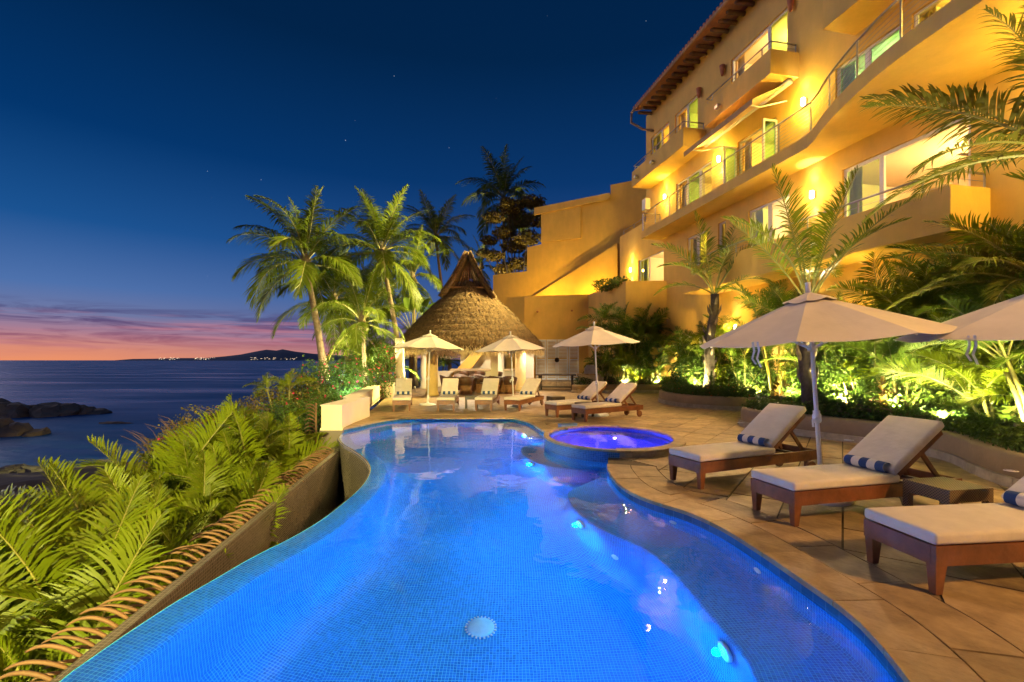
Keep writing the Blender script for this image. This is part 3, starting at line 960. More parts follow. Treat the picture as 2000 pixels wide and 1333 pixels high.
for a in np.arange(0, 360, 10.0):
    k0, k1 = (.86, 1.025) if not 128 < (a + 5) % 360 < 262 else (.925, 1.004)
    k0w = k0
    pts = [spa_pt(x, k1) for x in np.linspace(a, a + 9.8, 5)]; inn = [spa_pt(x, k0w) for x in np.linspace(a, a + 9.8, 5)]
    MB().prism([(p.x, p.y) for p in pts + inn[::-1]], RIM - .035, RIM).build('rim_stone', COPING, spa, world=True)
iw = MB(); iw.uv = []
prof_s = [(.90, RIM - .034), (.90, -.32), (.60, -.34), (.59, -.38), (.58, -.8), (.0, -.82)]
na = 72
for i in range(na + 1):
    v = 0
    for j, (k, z) in enumerate(prof_s):
        p = spa_pt(i * 360 / na, k)
        if j: v += math.hypot((k - prof_s[j - 1][0]) * 1.4, z - prof_s[j - 1][1])
        iw.v.append((p.x, p.y, z)); iw.uv.append((i * 2 * math.pi * 1.3 / na, v))
    if i:
        for j in range(5):
            a = (i - 1) * 6 + j
            iw.f.append((a, a + 6, a + 7, a + 1))
iw.build('basin', TILE_S, spa, smooth=True, world=True)
sw = MB(); ring = [spa_pt(i * 5, .897, .045) for i in range(72)]
sw.v = [tuple(p) for p in ring]; sw.f = [tuple(range(72))]
tag(sw.build('spa_water', water_mat('spa_water', (.85, .85, 1), 0, .06, 4)), 'glowing violet water inside the round spa', 'water', kind='structure')
VIO = (.16, .06, 1.0)
for a, e in ((70, 260), (330, 260), (200, 230)):
    p = spa_pt(a, .52, -.52)
    lamp('spa_light', 'POINT', p, e, VIO, .02)
    q = spa_pt(a, .575, -.52)
    MB().lathe([(.001, -.03), (.05, 0), (.001, .03)], 12, q).build('spa_lamp', WHITE, spa, smooth=True, world=True)
# skimmer block between spa and pool
sk = empty('spillway_block', spa_pt(121, 1.02), R(20), 'small dark blue tiled block at the spa rim by the pool', 'block')
MB().box(-.2, .2, -.08, .08, -.03, .16).build('body', TILE_S, sk)
MB().box(-.21, .21, -.09, .09, .16, .175).build('cap', mat('block_cap', (.03, .10, .17), rough=.4, var=.2), sk)

# ---- low white parapet on the sea side
pr = empty('parapet_wall', (-4.2, 11, 0), 0, 'low cream parapet wall along the sea side of the deck', 'wall')
pp = [Vector((-3.97, 10.62, 0)), Vector((-4.05, 11.7, 0)), Vector((-4.05, 12.95, 0)), Vector((-4.38, 12.97, 0)), Vector((-5.75, 20.3, 0))]
po = [Vector((-6.15, 20.3, 0)), Vector((-4.78, 12.9, 0)), Vector((-4.47, 12.5, 0)), Vector((-4.45, 10.62, 0))]
MB().prism([(p.x, p.y) for p in pp + po], -.03, .53).build('wall', STUCCO_W, pr, world=True)
MB().prism([(p.x + (.02 if i < 5 else -.02), p.y + (-.02 if i in (0, 8) else 0)) for i, p in enumerate(pp + po)], .53, .56).build('wall_cap', STUCCO_W, pr, world=True)
for i in range(12):
    y0 = 13.3 + i * .58
    x0 = -4.38 - (y0 - 12.97) * .187 + .004
    MB().prism([(x0, y0), (x0 - .108, y0 + .56), (x0 - .12, y0 + .56), (x0 - .012, y0)], .0, .09).build('skirting_tile', PLANTERS, pr, world=True)
MB().box(-4.47, -3.93, 10.55, 10.70, -1.6, -.035).build('tiled_foot', TILE_G, pr, world=True)
MB().box(-4.47, -3.95, 10.60, 10.66, -.034, .02).build('foot_band', STUCCO_W, pr, world=True)
# ================================================================ THE VILLA
# local axes: x runs along the facade away from the viewer, y out from the wall towards the pool, z up
TH = R(11.4)
VN = Vector((math.cos(TH), math.sin(TH), 0)); VD = Vector((-math.sin(TH), math.cos(TH), 0))
villa = empty('villa', VN * 12.4, 0, 'four storey cream villa with lit windows, balconies and a tiled roof', 'building')
villa.rotation_euler = (0, 0, math.atan2(VD.y, VD.x))
def vloc(s, out, z): return VN * (12.4 - out) + VD * s + Vector((0, 0, z))
def vpart(mb, name, m_, parent=None, smooth=False):
    return mb.build(name, m_, parent or villa, smooth)
HOLES = dict(
    g1=(17.4, 20.3, .25, 2.75), g2=(8.4, 11.4, .3, 2.7), g3=(13.2, 15.0, .3, 2.65),
    l1a=(8.17, 11.42, 4.72, 7.30), l1b=(21.62, 24.42, 4.72, 7.36), l1c=(18.0, 19.5, 4.72, 7.38), l1d=(16.72, 17.22, 5.7, 7.4), l1e=(13.4, 15.4, 4.72, 7.34),
    l2a=(17.65, 20.46, 8.36, 10.30), l2b=(14.0, 16.0, 8.36, 10.27), l2c=(9.75, 11.65, 8.36, 10.48), l2d=(7.0, 9.45, 8.36, 10.5),
    l3a=(13.5, 16.4, 11.9, 13.8), l3b=(18.66, 20.56, 11.9, 13.76), l3c=(21.1, 22.96, 11.9, 13.76))
def wall_panel(x0, x1, z0, z1, holes, th=.28):
    xs = sorted({x0, x1, *[h[0] for h in holes], *[h[1] for h in holes]}); zs = sorted({z0, z1, *[h[2] for h in holes], *[h[3] for h in holes]})
    xs = [x for x in xs if x0 <= x <= x1]; zs = [z for z in zs if z0 <= z <= z1]
    mb = MB()
    for a, b_ in zip(xs, xs[1:]):
        for c, d in zip(zs, zs[1:]):
            mx, mz = (a + b_) / 2, (c + d) / 2
            if any(h[0] < mx < h[1] and h[2] < mz < h[3] for h in holes): continue
            mb.add([(a, 0, c), (b_, 0, c), (b_, 0, d), (a, 0, d)], [(0, 3, 2, 1)][:1])
            mb.add([(a, -th, c), (b_, -th, c), (b_, -th, d), (a, -th, d)], [(0, 1, 2, 3)])
    for h in holes:
        a, b_, c, d = h
        mb.add([(a, 0, c), (a, -th, c), (a, -th, d), (a, 0, d)], [(0, 1, 2, 3)])
        mb.add([(b_, 0, c), (b_, -th, c), (b_, -th, d), (b_, 0, d)], [(3, 2, 1, 0)])
        mb.add([(a, 0, d), (b_, 0, d), (b_, -th, d), (a, -th, d)], [(3, 2, 1, 0)])
        mb.add([(a, 0, c), (b_, 0, c), (b_, -th, c), (a, -th, c)], [(0, 1, 2, 3)])
    return mb
w = wall_panel(-9, 26.9, -.1, 8.3, [h for k, h in HOLES.items() if k[0] == 'g' or k[:2] == 'l1'])
vpart(w, 'lower_wall', STUCCO)
w = wall_panel(-9, 23.5, 8.302, 15.25, [h for k, h in HOLES.items() if k[:2] in ('l2', 'l3')])
vpart(w, 'upper_wall', STUCCO)
# side walls, roof deck and back so that the house is a closed body
vpart(MB().box(26.65, 26.9, -12, -.281, -.1, 8.3).box(23.2, 23.5, -12, -.281, 8.3, 15.25).box(-9, -8.75, -12, -.281, -.1, 15.25).box(-8.7, 26.6, -12.3, -12, -.1, 8.3).box(-8.7, 23.2, -12.3, -12, 8.3, 15.25), 'side_wall', STUCCO)
vpart(MB().box(-3.7, 26.6, -11.9, -.3, 8.05, 8.3), 'terrace_slab', STUCCO)
# rooms behind the openings, each with its lamp
def room(h, depth=3.4, pad=.7, e=70, col=WARM, lampz=-.5, top=None, wall=ROOMWALL, lx=None):
    a, b_, c, d = h
    a -= pad; b_ += pad; z1 = top or d + .35
    y0, y1 = -.283, -.283 - depth
    mb = MB()
    mb.add([(a, y1, c), (b_, y1, c), (b_, y1, z1), (a, y1, z1)], [(0, 3, 2, 1)])
    mb.add([(a, y0, c), (a, y1, c), (a, y1, z1), (a, y0, z1)], [(0, 1, 2, 3)])
    mb.add([(b_, y0, c), (b_, y1, c), (b_, y1, z1), (b_, y0, z1)], [(0, 3, 2, 1)])
    mb.add([(a, y0, z1), (b_, y0, z1), (b_, y1, z1), (a, y1, z1)], [(0, 1, 2, 3)])
    mb.add([(a, y0, c), (b_, y0, c), (b_, y1, c), (a, y1, c)], [(0, 1, 2, 3)])
    r = vpart(mb, 'room', wall)
    n = 26                                # curtain drawn to one side
    for c0, c1 in ((h[0] - .1, h[0] + .28), (h[1] - .28, h[1] + .1)):
        cu = MB()
        for i in range(n):
            x = c0 + (c1 - c0) * i / (n - 1)
            cu.v += [(x, -.42 + .035 * math.sin(i * 1.3), c + .02), (x, -.42 + .03 * math.sin(i * 1.3), d + .2)]
            if i: cu.f.append((2 * i - 2, 2 * i, 2 * i + 1, 2 * i - 1))
        cu.build('curtain', mat('curtain_linen', (.66, .58, .42), rough=.95, var=.06, scale=5), r, smooth=True)
    MB().box((a + b_) / 2 - .35, (a + b_) / 2 + .35, y1 + .01, y1 + .04, c + 1.1, c + 1.75).build('picture', mat('picture_canvas', (.25, .16, .09), rough=.7, color2=(.5, .35, .16), scale=3), r)
    MB().box(b_ - .75, b_ - .1, y1 + .1, y0 - .6, c + .005, c + .8).build('cupboard', LOG, r)
    L_ = lamp('room_light', 'POINT', (lx or (a + b_) / 2, y0 - depth * .5, z1 + lampz), e * 3.2, col, .12, parent=villa)
    return r
def win(h, panes, fw=.06, y=-.12, open_=()):
    a, b_, c, d = h
    mb = MB().box(a, a + fw, y - .05, y + .05, c, d).box(b_ - fw, b_, y - .05, y + .05, c, d).box(a + fw, b_ - fw, y - .05, y + .05, d - fw, d).box(a + fw, b_ - fw, y - .05, y + .05, c, c + .03)
    W_ = vpart(mb, 'window', FRAME)
    for i, (p0, p1, g) in enumerate(panes):
        if p0 > a + .1: MB().box(p0 - fw / 2, p0 + fw / 2, y - .04, y + .04, c + .03, d - fw).build('mullion', FRAME, W_)
        if g is not None:
            MB().box(p0 + .05, p1 - .05, y - .006 + i * .004, y + .006 + i * .004, c + .05, d - fw - .01).build('pane', g, W_)
            for e0 in (p0 + .035, p1 - .085): MB().box(e0, e0 + .05, y - .025, y + .025, c + .035, d - fw - .003).build('sash', FRAME, W_)
    return W_
H_ = HOLES
room(H_['l1a'], 4.5, 1.2, 210, (1, .70, .32), -1.0, 7.5, lx=9.2)
win(H_['l1a'], [(8.2, 10.28, None), (10.28, 11.42, GLASS_G)], .09)
room(H_['l1b'], 3, .5, 60, (1, .78, .45)); win(H_['l1b'], [(21.65, 23.3, None), (23.3, 24.4, GLASS_G)])
room(H_['l1c'], 3, .4, 45); win(H_['l1c'], [(18.0, 18.75, GLASS_G), (18.75, 19.5, GLASS_C)])
room(H_['l1d'], 2, .3, 12); win(H_['l1d'], [(16.72, 17.22, GLASS_C)], .05)
room(H_['l1e'], 3, .5, 70, (1, .72, .42)); win(H_['l1e'], [(13.4, 14.4, GLASS_C), (14.4, 15.4, GLASS_G)])
room(H_['l2a'], 3.2, .4, 60); win(H_['l2a'], [(17.65, 18.6, GLASS_C), (18.6, 19.6, GLASS_T), (19.6, 20.46, None)])
room(H_['l2b'], 3.2, .5, 75); win(H_['l2b'], [(14.0, 16.0, None)])
room(H_['l2c'], 3, .3, 60, (.8, .9, .5)); win(H_['l2c'], [(9.75, 10.7, GLASS_T), (10.7, 11.65, GLASS_T)])
room(H_['l2d'], 3, .3, 80); win(H_['l2d'], [(7.0, 8.2, GLASS_C), (8.2, 9.45, GLASS_C)])
room(H_['l3a'], 3, .5, 70, (1, .78, .4)); win(H_['l3a'], [(13.5, 14.45, GLASS_G), (14.45, 16.4, None)])
room(H_['l3b'], 3, .4, 45); win(H_['l3b'], [(18.66, 19.6, GLASS_T), (19.6, 20.56, None)])
room(H_['l3c'], 3, .3, 40); win(H_['l3c'], [(21.1, 21.9, None), (21.9, 22.96, GLASS_G)])
room(H_['g1'], 3, .4, 60); win(H_['g1'], [(17.4, 18.6, None), (18.6, 20.3, GLASS_G)])
room(H_['g2'], 3, .4, 120, (1, .6, .2)); win(H_['g2'], [(8.4, 9.9, GLASS_C), (9.9, 11.4, GLASS_C)])
room(H_['g3'], 3, .4, 90, (1, .6, .2)); win(H_['g3'], [(13.2, 15.0, GLASS_C)])
# open casements beside the second storey door
for s_, sgn in ((16.05, 1), (13.95, -1)):
    f_ = vpart(MB().box(s_ - .03, s_ + .03, .02, .09, 8.6, 10.1).box(s_ - .03, s_ + .03, .52, .59, 8.6, 10.1).box(s_ - .03, s_ + .03, .09, .52, 10.03, 10.1).box(s_ - .03, s_ + .03, .09, .52, 8.6, 8.67), 'casement', WHITE)
    MB().box(s_ - .006, s_ + .006, .09, .52, 8.67, 10.03).build('pane', GLASS_T, f_)
# furniture of the big first storey room: counter with orange front, ceiling fan
cb = vpart(MB().box(8.3, 11.2, -4.3, -3.7, 4.73, 5.62), 'cabinet', mat('orange_cabinet', (.55, .22, .07), rough=.5, var=.15, scale=4))
for k in range(5): MB().box(8.36 + k * .57, 8.86 + k * .57, -3.7, -3.68, 4.82, 5.55).build('cabinet_door', MATS['orange_cabinet'], cb)
fan = empty('ceiling_fan', vloc(8.95, -1.5, 6.72), R(30), 'ceiling fan with glowing lamp bowl in the open first storey room', 'fan')
MB().tube([(0, 0, .78), (0, 0, .12)], .018, 8).build('rod', STEEL, fan)
MB().lathe([(.05, .16), (.12, .12), (.13, .04), (.07, .0)], 18).build('motor', mat('fan_bronze', (.16, .10, .05), rough=.4, metal=.6, var=.1), fan, smooth=True)
for k in range(5):
    a = k * 2 * math.pi / 5 + .3
    d1 = Vector((math.cos(a), math.sin(a), 0))
    MB().bar(d1 * .12 + Vector((0, 0, .06)), d1 * .68 + Vector((0, 0, .04)), .12, .012).build('blade', LOG, fan)
MB().lathe([(.001, -.15), (.07, -.13), (.12, -.06), (.13, -.01), (.10, .0)], 18).build('lamp_bowl', mat('lamp_bowl', (1, .95, .85), emis=(1, .86, .6), estr=14), fan, smooth=True)
MB().lathe([(.001, .30), (.05, .27), (.055, .2), (.02, .17)], 12).build('upper_bulb', MATS['lamp_bowl'], fan, smooth=True)
# --- railings
def railing(path, z0, z1, parent, wires=8, post=1.15, top_r=.028, posts=True, low=0):
    pts = [Vector((p[0], p[1], 0)) for p in path]
    rr = MB().tube([p + Vector((0, 0, z1)) for p in pts], top_r, 8).build('handrail', STEEL, parent, smooth=True)
    fine = resample(pts, .02)
    if posts:
        n = max(2, int(round(sum((b - a).length for a, b in zip(pts, pts[1:])) / post)) + 1)
        for i in range(n):
            p = fine[int(i * (len(fine) - 1) / (n - 1))]
            MB().tube([p + Vector((0, 0, z0 - .04)), p + Vector((0, 0, z1))], .022, 6).build('post', STEEL, parent)
    for k in range(wires):
        z = z0 + low + (z1 - z0 - low) * (k + .7) / (wires + .4)
        MB().tube([p + Vector((0, 0, z)) for p in pts], .0065, 4, cap=False).build('cable', STEEL, parent)
# second storey slab with its outward curve
front = [(21.95, 1.1), (16, 1.1), (12.2, 1.1), (11.55, 1.12), (11.1, 1.30), (10.6, 1.58), (10.1, 1.82), (9.6, 2.03), (9.2, 2.18), (8.7, 2.34), (8.25, 2.47), (7.7, 2.58), (7.2, 2.65), (6.6, 2.70), (6.0, 2.72), (4.5, 2.72), (-8.0, 2.72)]
fc = [Vector((p[0], p[1], 0)) for p in front]
fcs = fc[:2] + [Vector((12.2, 1.1, 0))] + catmull(fc[3:-2], 3) + fc[-2:]
poly = [(p.x, p.y) for p in fcs] + [(-8.0, .002), (21.95, .002)]
bal = vpart(MB().prism(poly, 7.92, 8.3), 'terrace_balcony', STUCCO)
railing([(p.x, p.y - .09) for p in fcs] , 8.3, 9.25, bal, 8, 1.3)
railing([(21.9, 1.0), (21.9, .05)], 8.3, 9.25, bal, 8, .9)
# first storey balcony with solid parapet
def parapet_balcony(name, front_pts, z0, zf, zt, th=.14, far_end=True, near_end=True, y0=.002):
    """front_pts from far to near in (s, out)"""
    poly = [(p[0], p[1]) for p in front_pts] + [(front_pts[-1][0], y0), (front_pts[0][0], y0)]
    base = vpart(MB().prism(poly, z0, zf), name, STUCCO)
    inner = [(p[0], p[1] - th) for p in front_pts]
    inner[0] = (inner[0][0] - th, inner[0][1]); inner[-1] = (inner[-1][0] + th, inner[-1][1])
    poly2 = [(front_pts[0][0], y0)] + [(p[0], p[1]) for p in front_pts] + [(front_pts[-1][0], y0), (inner[-1][0], y0)] + inner[::-1] + [(inner[0][0], y0)]
    MB().prism(poly2, zf, zt).build('parapet', STUCCO, base)
    return base
b1 = parapet_balcony('first_storey_balcony', [(17.6, 1.46), (14, 1.45), (11.55, 1.38), (9.6, 1.25), (7.8, 1.12)], 4.42, 4.70, 5.42)
railing([(17.5, .1), (17.5, 1.36), (14, 1.37), (11.55, 1.31), (9.6, 1.18), (7.87, 1.05), (7.87, .06)], 5.42, 5.76, b1, 1, 1.45, .03)
b3a = parapet_balcony('third_storey_balcony', [(16.58, 1.1), (13.0, 1.1)], 11.05, 11.3, 11.86)
railing([(16.5, .06), (16.5, 1.03), (13.07, 1.03), (13.07, .06)], 11.86, 12.16, b3a, 1, 1.3, .025)
b3b = parapet_balcony('third_storey_balcony', [(23.0, 1.1), (18.08, 1.1)], 11.0, 11.25, 11.83)
railing([(22.9, .06), (22.9, 1.03), (18.15, 1.03), (18.15, .06)], 11.83, 12.13, b3b, 1, 1.2, .025)
b3c = parapet_balcony('third_storey_balcony', [(11.0, 1.12), (3.0, 1.12)], 11.05, 11.3, 12.0)
# parapet of the terrace corner (the lower far end)
tp = vpart(MB().box(22.3, 26.9, -.24, -.002, 8.301, 9.40), 'terrace_parapet', STUCCO)
railing([(26.6, -.12), (22.4, -.12)], 9.40, 9.72, tp, 1, 1.4, .02)
# --- flood lamps on the balcony fronts
FLOOD = mat('flood_body', (.35, .30, .22), rough=.5, metal=.4, var=.1)
def flood(s, out, z, target, e, col=WARM, spot=120, size=.15):
    fb = vpart(MB().box(s - .10, s + .10, out + .06, out + .20, z - .07, z + .07), 'flood_lamp', FLOOD)
    MB().box(s - .02, s + .02, out - .01, out + .06, z - .03, z + .03).build('bracket', STEEL, fb)
    MB().box(s - .085, s + .085, out + .201, out + .208, z - .055, z + .055).build('lens', mat('flood_lens', (1, .9, .7), rough=.2, var=.02), fb)
    if e:
        w = vloc(s, out + .26, z - .02)
        lamp('flood_light', 'SPOT', w, e, col, size, target=target, spot=spot, blend=.8)
flood(10.9, 1.33, 4.86, (-1, 8, 0), 1500, (1, .68, .34), 125, .2)
flood(15.55, 1.1, 11.32, (0, 13, 0), 4600, (1, .60, .24), 120, .3)
flood(20.6, 1.1, 11.35, (-4.0, 21, 2.5), 7000, (1, .68, .30), 110)
flood(22.3, 1.1, 11.3, (-9, 22, 6), 60000, (1, .84, .26), 80)
flood(-5.0, 2.72, 8.1, (3.6, 5.0, 0), 8200, (1, .55, .17), 100, .5)  # added out of view to brighten the deck and loungers
# --- wall lamps throwing light up and down
def wall_lamp(s, z, e, col=WARM, y=0, up=True, ue=None):
    wl_ = vpart(MB().box(s - .05, s + .05, y + .002, y + .05, z - .11, z + .11), 'wall_lamp', FLOOD)
    MB().lathe([(.055, -.12), (.065, -.1), (.065, .1), (.055, .12)], 10, (s, y + .12, z)).build('lamp_glass', mat('lamp_glass', (1, .9, .7), emis=(1, .76, .36), estr=16), wl_, smooth=True)
    lamp('wall_light', 'POINT', (s, y + .48, z), e, col, .06, parent=villa)
    if up:
        for sg in (1, -1):
            L_ = lamp('wall_beam', 'SPOT', (s, y + .13, z + .14 * sg), (ue or e) * 1.5, (1, .86, .55), .03, parent=villa, spot=62, blend=.7)
            L_.rotation_euler = (math.pi if sg > 0 else 0, 0, 0)
wall_lamp(21.33, 9.98, 110, ue=50)
wall_lamp(17.02, 10.05, 110, ue=50)
wall_lamp(12.72, 10.06, 125, ue=60)
wall_lamp(12.38, 6.9, 85, (1, .70, .14), ue=90)
wall_lamp(25.2, 6.98, 150, (1, .64, .09), ue=110)
wall_lamp(5.4, 7.0, 560)  # added out of view to brighten the balcony end faces
wall_lamp(5.4, 10.1, 260)  # also added out of view to brighten the facade
for s_ in (9.9, 12.4, 16.0): wall_lamp(s_, 2.9, 190, (1, .68, .11), ue=60)  # lamps added behind the plants to brighten the lower wall
# --- clay sconces on the top storey, unlit
for s_, z in ((16.78, 13.62), (13.22, 13.62), (18.40, 13.62)):
    mb = MB().lathe([(.05, -.22), (.08, -.1), (.12, .2), (.10, .2)], 12, (s_, .12, z))
    vpart(mb, 'clay_sconce', TERRA, smooth=True)
# --- roof with log beams
rf = vpart(MB().add([(8, .95, 15.22), (23.1, .95, 15.22), (23.1, -6, 17.2), (8, -6, 17.2), (8, .95, 15.30), (23.1, .95, 15.30), (23.1, -6, 17.28), (8, -6, 17.28)],
                    [(3, 2, 1, 0), (4, 5, 6, 7), (0, 1, 5, 4), (1, 2, 6, 5), (2, 3, 7, 6), (3, 0, 4, 7)]), 'roof', TERRA)
MB().add([(8, .90, 15.20), (23.0, .90, 15.20), (23.0, 0.005, 15.455), (8, .005, 15.455)], [(0, 1, 2, 3)]).build('eave_board', BOARD, rf)
for i in range(70):
    s_ = 8.1 + i * .215
    MB().tube([(s_, 1.03, 15.31), (s_, -.6, 15.78)], [.085, .085], 6).build('roof_tile', TERRA, rf)
MB().tube([(8, 1.02, 15.2), (23.2, 1.02, 15.2)], .07, 8).build('gutter', mat('gutter_clay', (.30, .19, .11), rough=.6, var=.2), rf, smooth=True)
for i in range(31):
    s_ = 8.3 + i * .487
    MB().tube([(s_, .78, 15.05), (s_, .70, 15.08), (s_, -.1, 15.12)], [.06, .085, .09], 9).build('viga_beam', LOG, rf, smooth=True)
vpart(MB().tube([(23.25, 1.0, 15.15), (23.3, 1.0, 14.7), (23.3, .3, 14.4), (22.6, .07, 14.0)], .06, 8), 'down_pipe', MATS['gutter_clay'], smooth=True)
# --- awning over the second storey terrace
AWN = mat('awning_canvas', (.70, .52, .26), rough=.9, var=.05, scale=4)
aw = vpart(MB().add([(17.6, .25, 10.95), (13.25, .25, 10.95), (12.98, 1.8, 10.12), (16.9, 1.8, 10.12), (17.6, .25, 10.93), (13.25, .25, 10.93), (12.98, 1.8, 10.10), (16.9, 1.8, 10.10)],
                    [(0, 1, 2, 3), (7, 6, 5, 4), (0, 4, 5, 1), (1, 5, 6, 2), (2, 6, 7, 3), (3, 7, 4, 0)]), 'awning', AWN)
MB().box(12.98, 16.9, 1.8, 1.81, 9.93, 10.12).build('valance', mat('valance_canvas', (.45, .27, .11), rough=.9, var=.1), aw)
MB().tube([(13.1, .25, 10.95), (17.7, .25, 10.95)], .11, 10).build('roller_box', FRAME, aw, smooth=True)
for s_ in (13.3, 16.6): MB().tube([(s_, .2, 10.4), (s_ + .2, 1.1, 10.2), (s_, 1.75, 10.1)], .025, 6).build('arm', FRAME, aw)
# --- drain spouts and small fittings
vpart(MB().box(23.0, 23.4, .01, .3, 9.9, 10.5), 'vent_box', FRAME)

# ================================================================ WALLS BEYOND THE VILLA
BA, BB = Vector((-1.6, 35.86, 0)), Vector((8.6, 29.62, 0))
bd_ = (BB - BA).normalized(); bn = Vector((bd_.y, -bd_.x, 0))
if bn.y > 0: bn = -bn
def onwall(px):                          # distance along the boundary wall seen at that photo column
    u_ = (px - 1000) / FPX
    # BA + t*bd = (u*Y, Y)
    t = (u_ * BA.y - BA.x) / (bd_.x - u_ * bd_.y)
    return t, (BA + bd_ * t).y
def wz(px, py):
    t, Y = onwall(px); return t, EYE + (704 - py) / FPX * Y
bw = empty('boundary_wall', BA, math.atan2(bd_.y, bd_.x), 'tall stepped yellow boundary wall behind the thatched pavilion', 'wall')
Pp = [wz(963, 537.6), wz(1029.6, 530), wz(1029.6, 483.6), wz(1057.5, 477.6), wz(1057.5, 416), wz(1192.5, 380), wz(1192.5, 361.5), wz(1236, 353), (12.4, 14.1)]
prof = [(Pp[0][0], 0)] + Pp + [(12.4, 0)]
mb = MB()
def vprism(mb, poly, y0, y1):
    b2 = MB().prism(poly, 0, 1)
    n = len(poly)
    mb.add([(v[0], y0 if v[2] == 1 else y1, v[1]) for v in b2.v], b2.f)
    return mb
vprism(mb, prof, 0, .35).build('wall', STUCCO, bw)
t0, z0 = wz(1057.5, 477); t1, z1 = wz(1135, 466)
ta, za = wz(1057.5, 416); tb_, zb = wz(1135, 398)
vprism(MB(), [(t0 + .02, z0 + .1), (t1, z1), (t1, zb), (t0 + .02, za)], -.10, 0).build('raised_panel', STUCCO, bw)
tc0, zc0 = wz(1046, 422); tc1, zc1 = wz(1046, 408); td0, zd0 = wz(1192, 391); td1, zd1 = wz(1192, 379)
vprism(MB(), [(tc0, zc0), (td0, zd0), (td0, zd1), (tc0, zc1)], -.22, -.101).build('wall_cap', STUCCO, bw)
# sloping stair wall in front of it
q = [wz(985, 622), wz(1212, 479), (wz(1212, 479)[0], 0), (wz(985, 622)[0], 0)]
sw_ = empty('stair_wall', BA + bn * .5, math.atan2(bd_.y, bd_.x), 'sloping yellow stair wall in front of the boundary wall', 'wall')
vprism(MB(), [(p[0] - .0, p[1]) for p in q], -.12, .12).build('wall', STUCCO, sw_)
# retaining terrace wall with the louvred store doors
tw = empty('terrace_wall', (4, 27, 0), 0, 'tan terrace wall with white louvred doors below the stair', 'wall')
pts = [Vector((8.0, 23.35, 0)), Vector((5.85, 23.4, 0)), Vector((4.74, 28.3, 0))]
TT = 5.68
MB().prism([(8.2, 23.35), (5.85, 23.4), (4.74, 28.3), (.79, 28.9), (-.35, 29.6), (-.35, 29.85), (.85, 29.15), (4.95, 28.55), (6.08, 23.65), (8.2, 23.6)], -.05, 5.68).build('wall', STUCCO, tw, world=True)
MB().prism([(6.08, 23.66), (8.2, 23.61), (8.2, 27), (5.3, 27)], 5.3, 5.5).build('planting_bed', SOIL, tw, world=True)
dd = (Vector((4.74, 28.3, 0)) - Vector((.79, 28.9, 0))).normalized(); dn = Vector((dd.y, -dd.x, 0))
LV = mat('louvre_white', (.76, .77, .76), rough=.5, var=.06)
def on_store(px): # distance along store wall
    u_ = (px - 1000) / FPX; B0 = Vector((.79, 28.9, 0))
    return (u_ * B0.y - B0.x) / (dd.x - u_ * dd.y)
B0 = Vector((.79, 28.9, 0))
def sp(t, out, z): return B0 + dd * t + dn * out + Vector((0, 0, z))
cols = [1046, 1067, 1088, 1110, 1131]
for a, b_ in zip(cols, cols[1:]):
    t0, t1 = on_store(a) + .02, on_store(b_) - .02
    dr_ = MB()
    for (c0, c1, h0, h1) in ((t0, t0 + .07, .36, 2.9), (t1 - .07, t1, .36, 2.9), (t0 + .07, t1 - .07, .36, .5), (t0 + .07, t1 - .07, 2.8, 2.9), (t0 + .07, t1 - .07, 1.6, 1.68)):
        c = [sp(c0, .02, h0), sp(c1, .02, h0), sp(c1, .07, h0), sp(c0, .07, h0)]
        dr_.add([tuple(v) for v in c] + [tuple(v + Vector((0, 0, h1 - h0))) for v in c], [(3, 2, 1, 0), (4, 5, 6, 7), (0, 1, 5, 4), (1, 2, 6, 5), (2, 3, 7, 6), (3, 0, 4, 7)])
    D_ = dr_.build('louvred_door', LV, tw, world=True)
    for k in range(26):
        z = .56 + k * .087
        if 1.56 < z < 1.7: continue
        sl = MB(); c = [sp(t0 + .07, .025, z + .035), sp(t1 - .07, .025, z + .035), sp(t1 - .07, .065, z), sp(t0 + .07, .065, z)]
        sl.add([tuple(v) for v in c] + [tuple(v + Vector((0, 0, .012))) for v in c], [(3, 2, 1, 0), (4, 5, 6, 7), (0, 1, 5, 4), (1, 2, 6, 5), (2, 3, 7, 6), (3, 0, 4, 7)])
        o = sl.build('slat', LV, D_); o.data.transform(Matrix.Translation(-Vector(tw.location)))
tt = MB().lathe([(.13, -.015), (.15, 0), (.13, .015), (.11, 0), (.13, -.015)], 16)
mid = sp(on_store(1088), .10, 1.62)
tt.v = [tuple(Matrix.Rotation(R(90), 3, 'X') @ Vector(v) + mid) for v in tt.v]
tt.build('ring_handle', DARKWOOD, tw, world=True)
st_ = MB().prism([(-4.2, 27.2), (4.7, 26.7), (4.6, 28.35), (.79, 28.89), (-.4, 29.58), (-4.2, 29.6)], .0, .34)
o = st_.build('raised_floor', fm); tag(o, 'low paved step before the louvred store doors', 'floor', kind='structure')
for px_, py_, s_ in ((1050, 608, .12), (1117, 607, .12)):
    t = on_store(px_); z = EYE + (704 - py_) / FPX * 28.4
    p = sp(t, .0, z)
    MB().tube([p, p + dn * .22 + Vector((0, 0, -.02))], .06, 10).build('drain_spout', TERRA, tw, world=True, smooth=True)
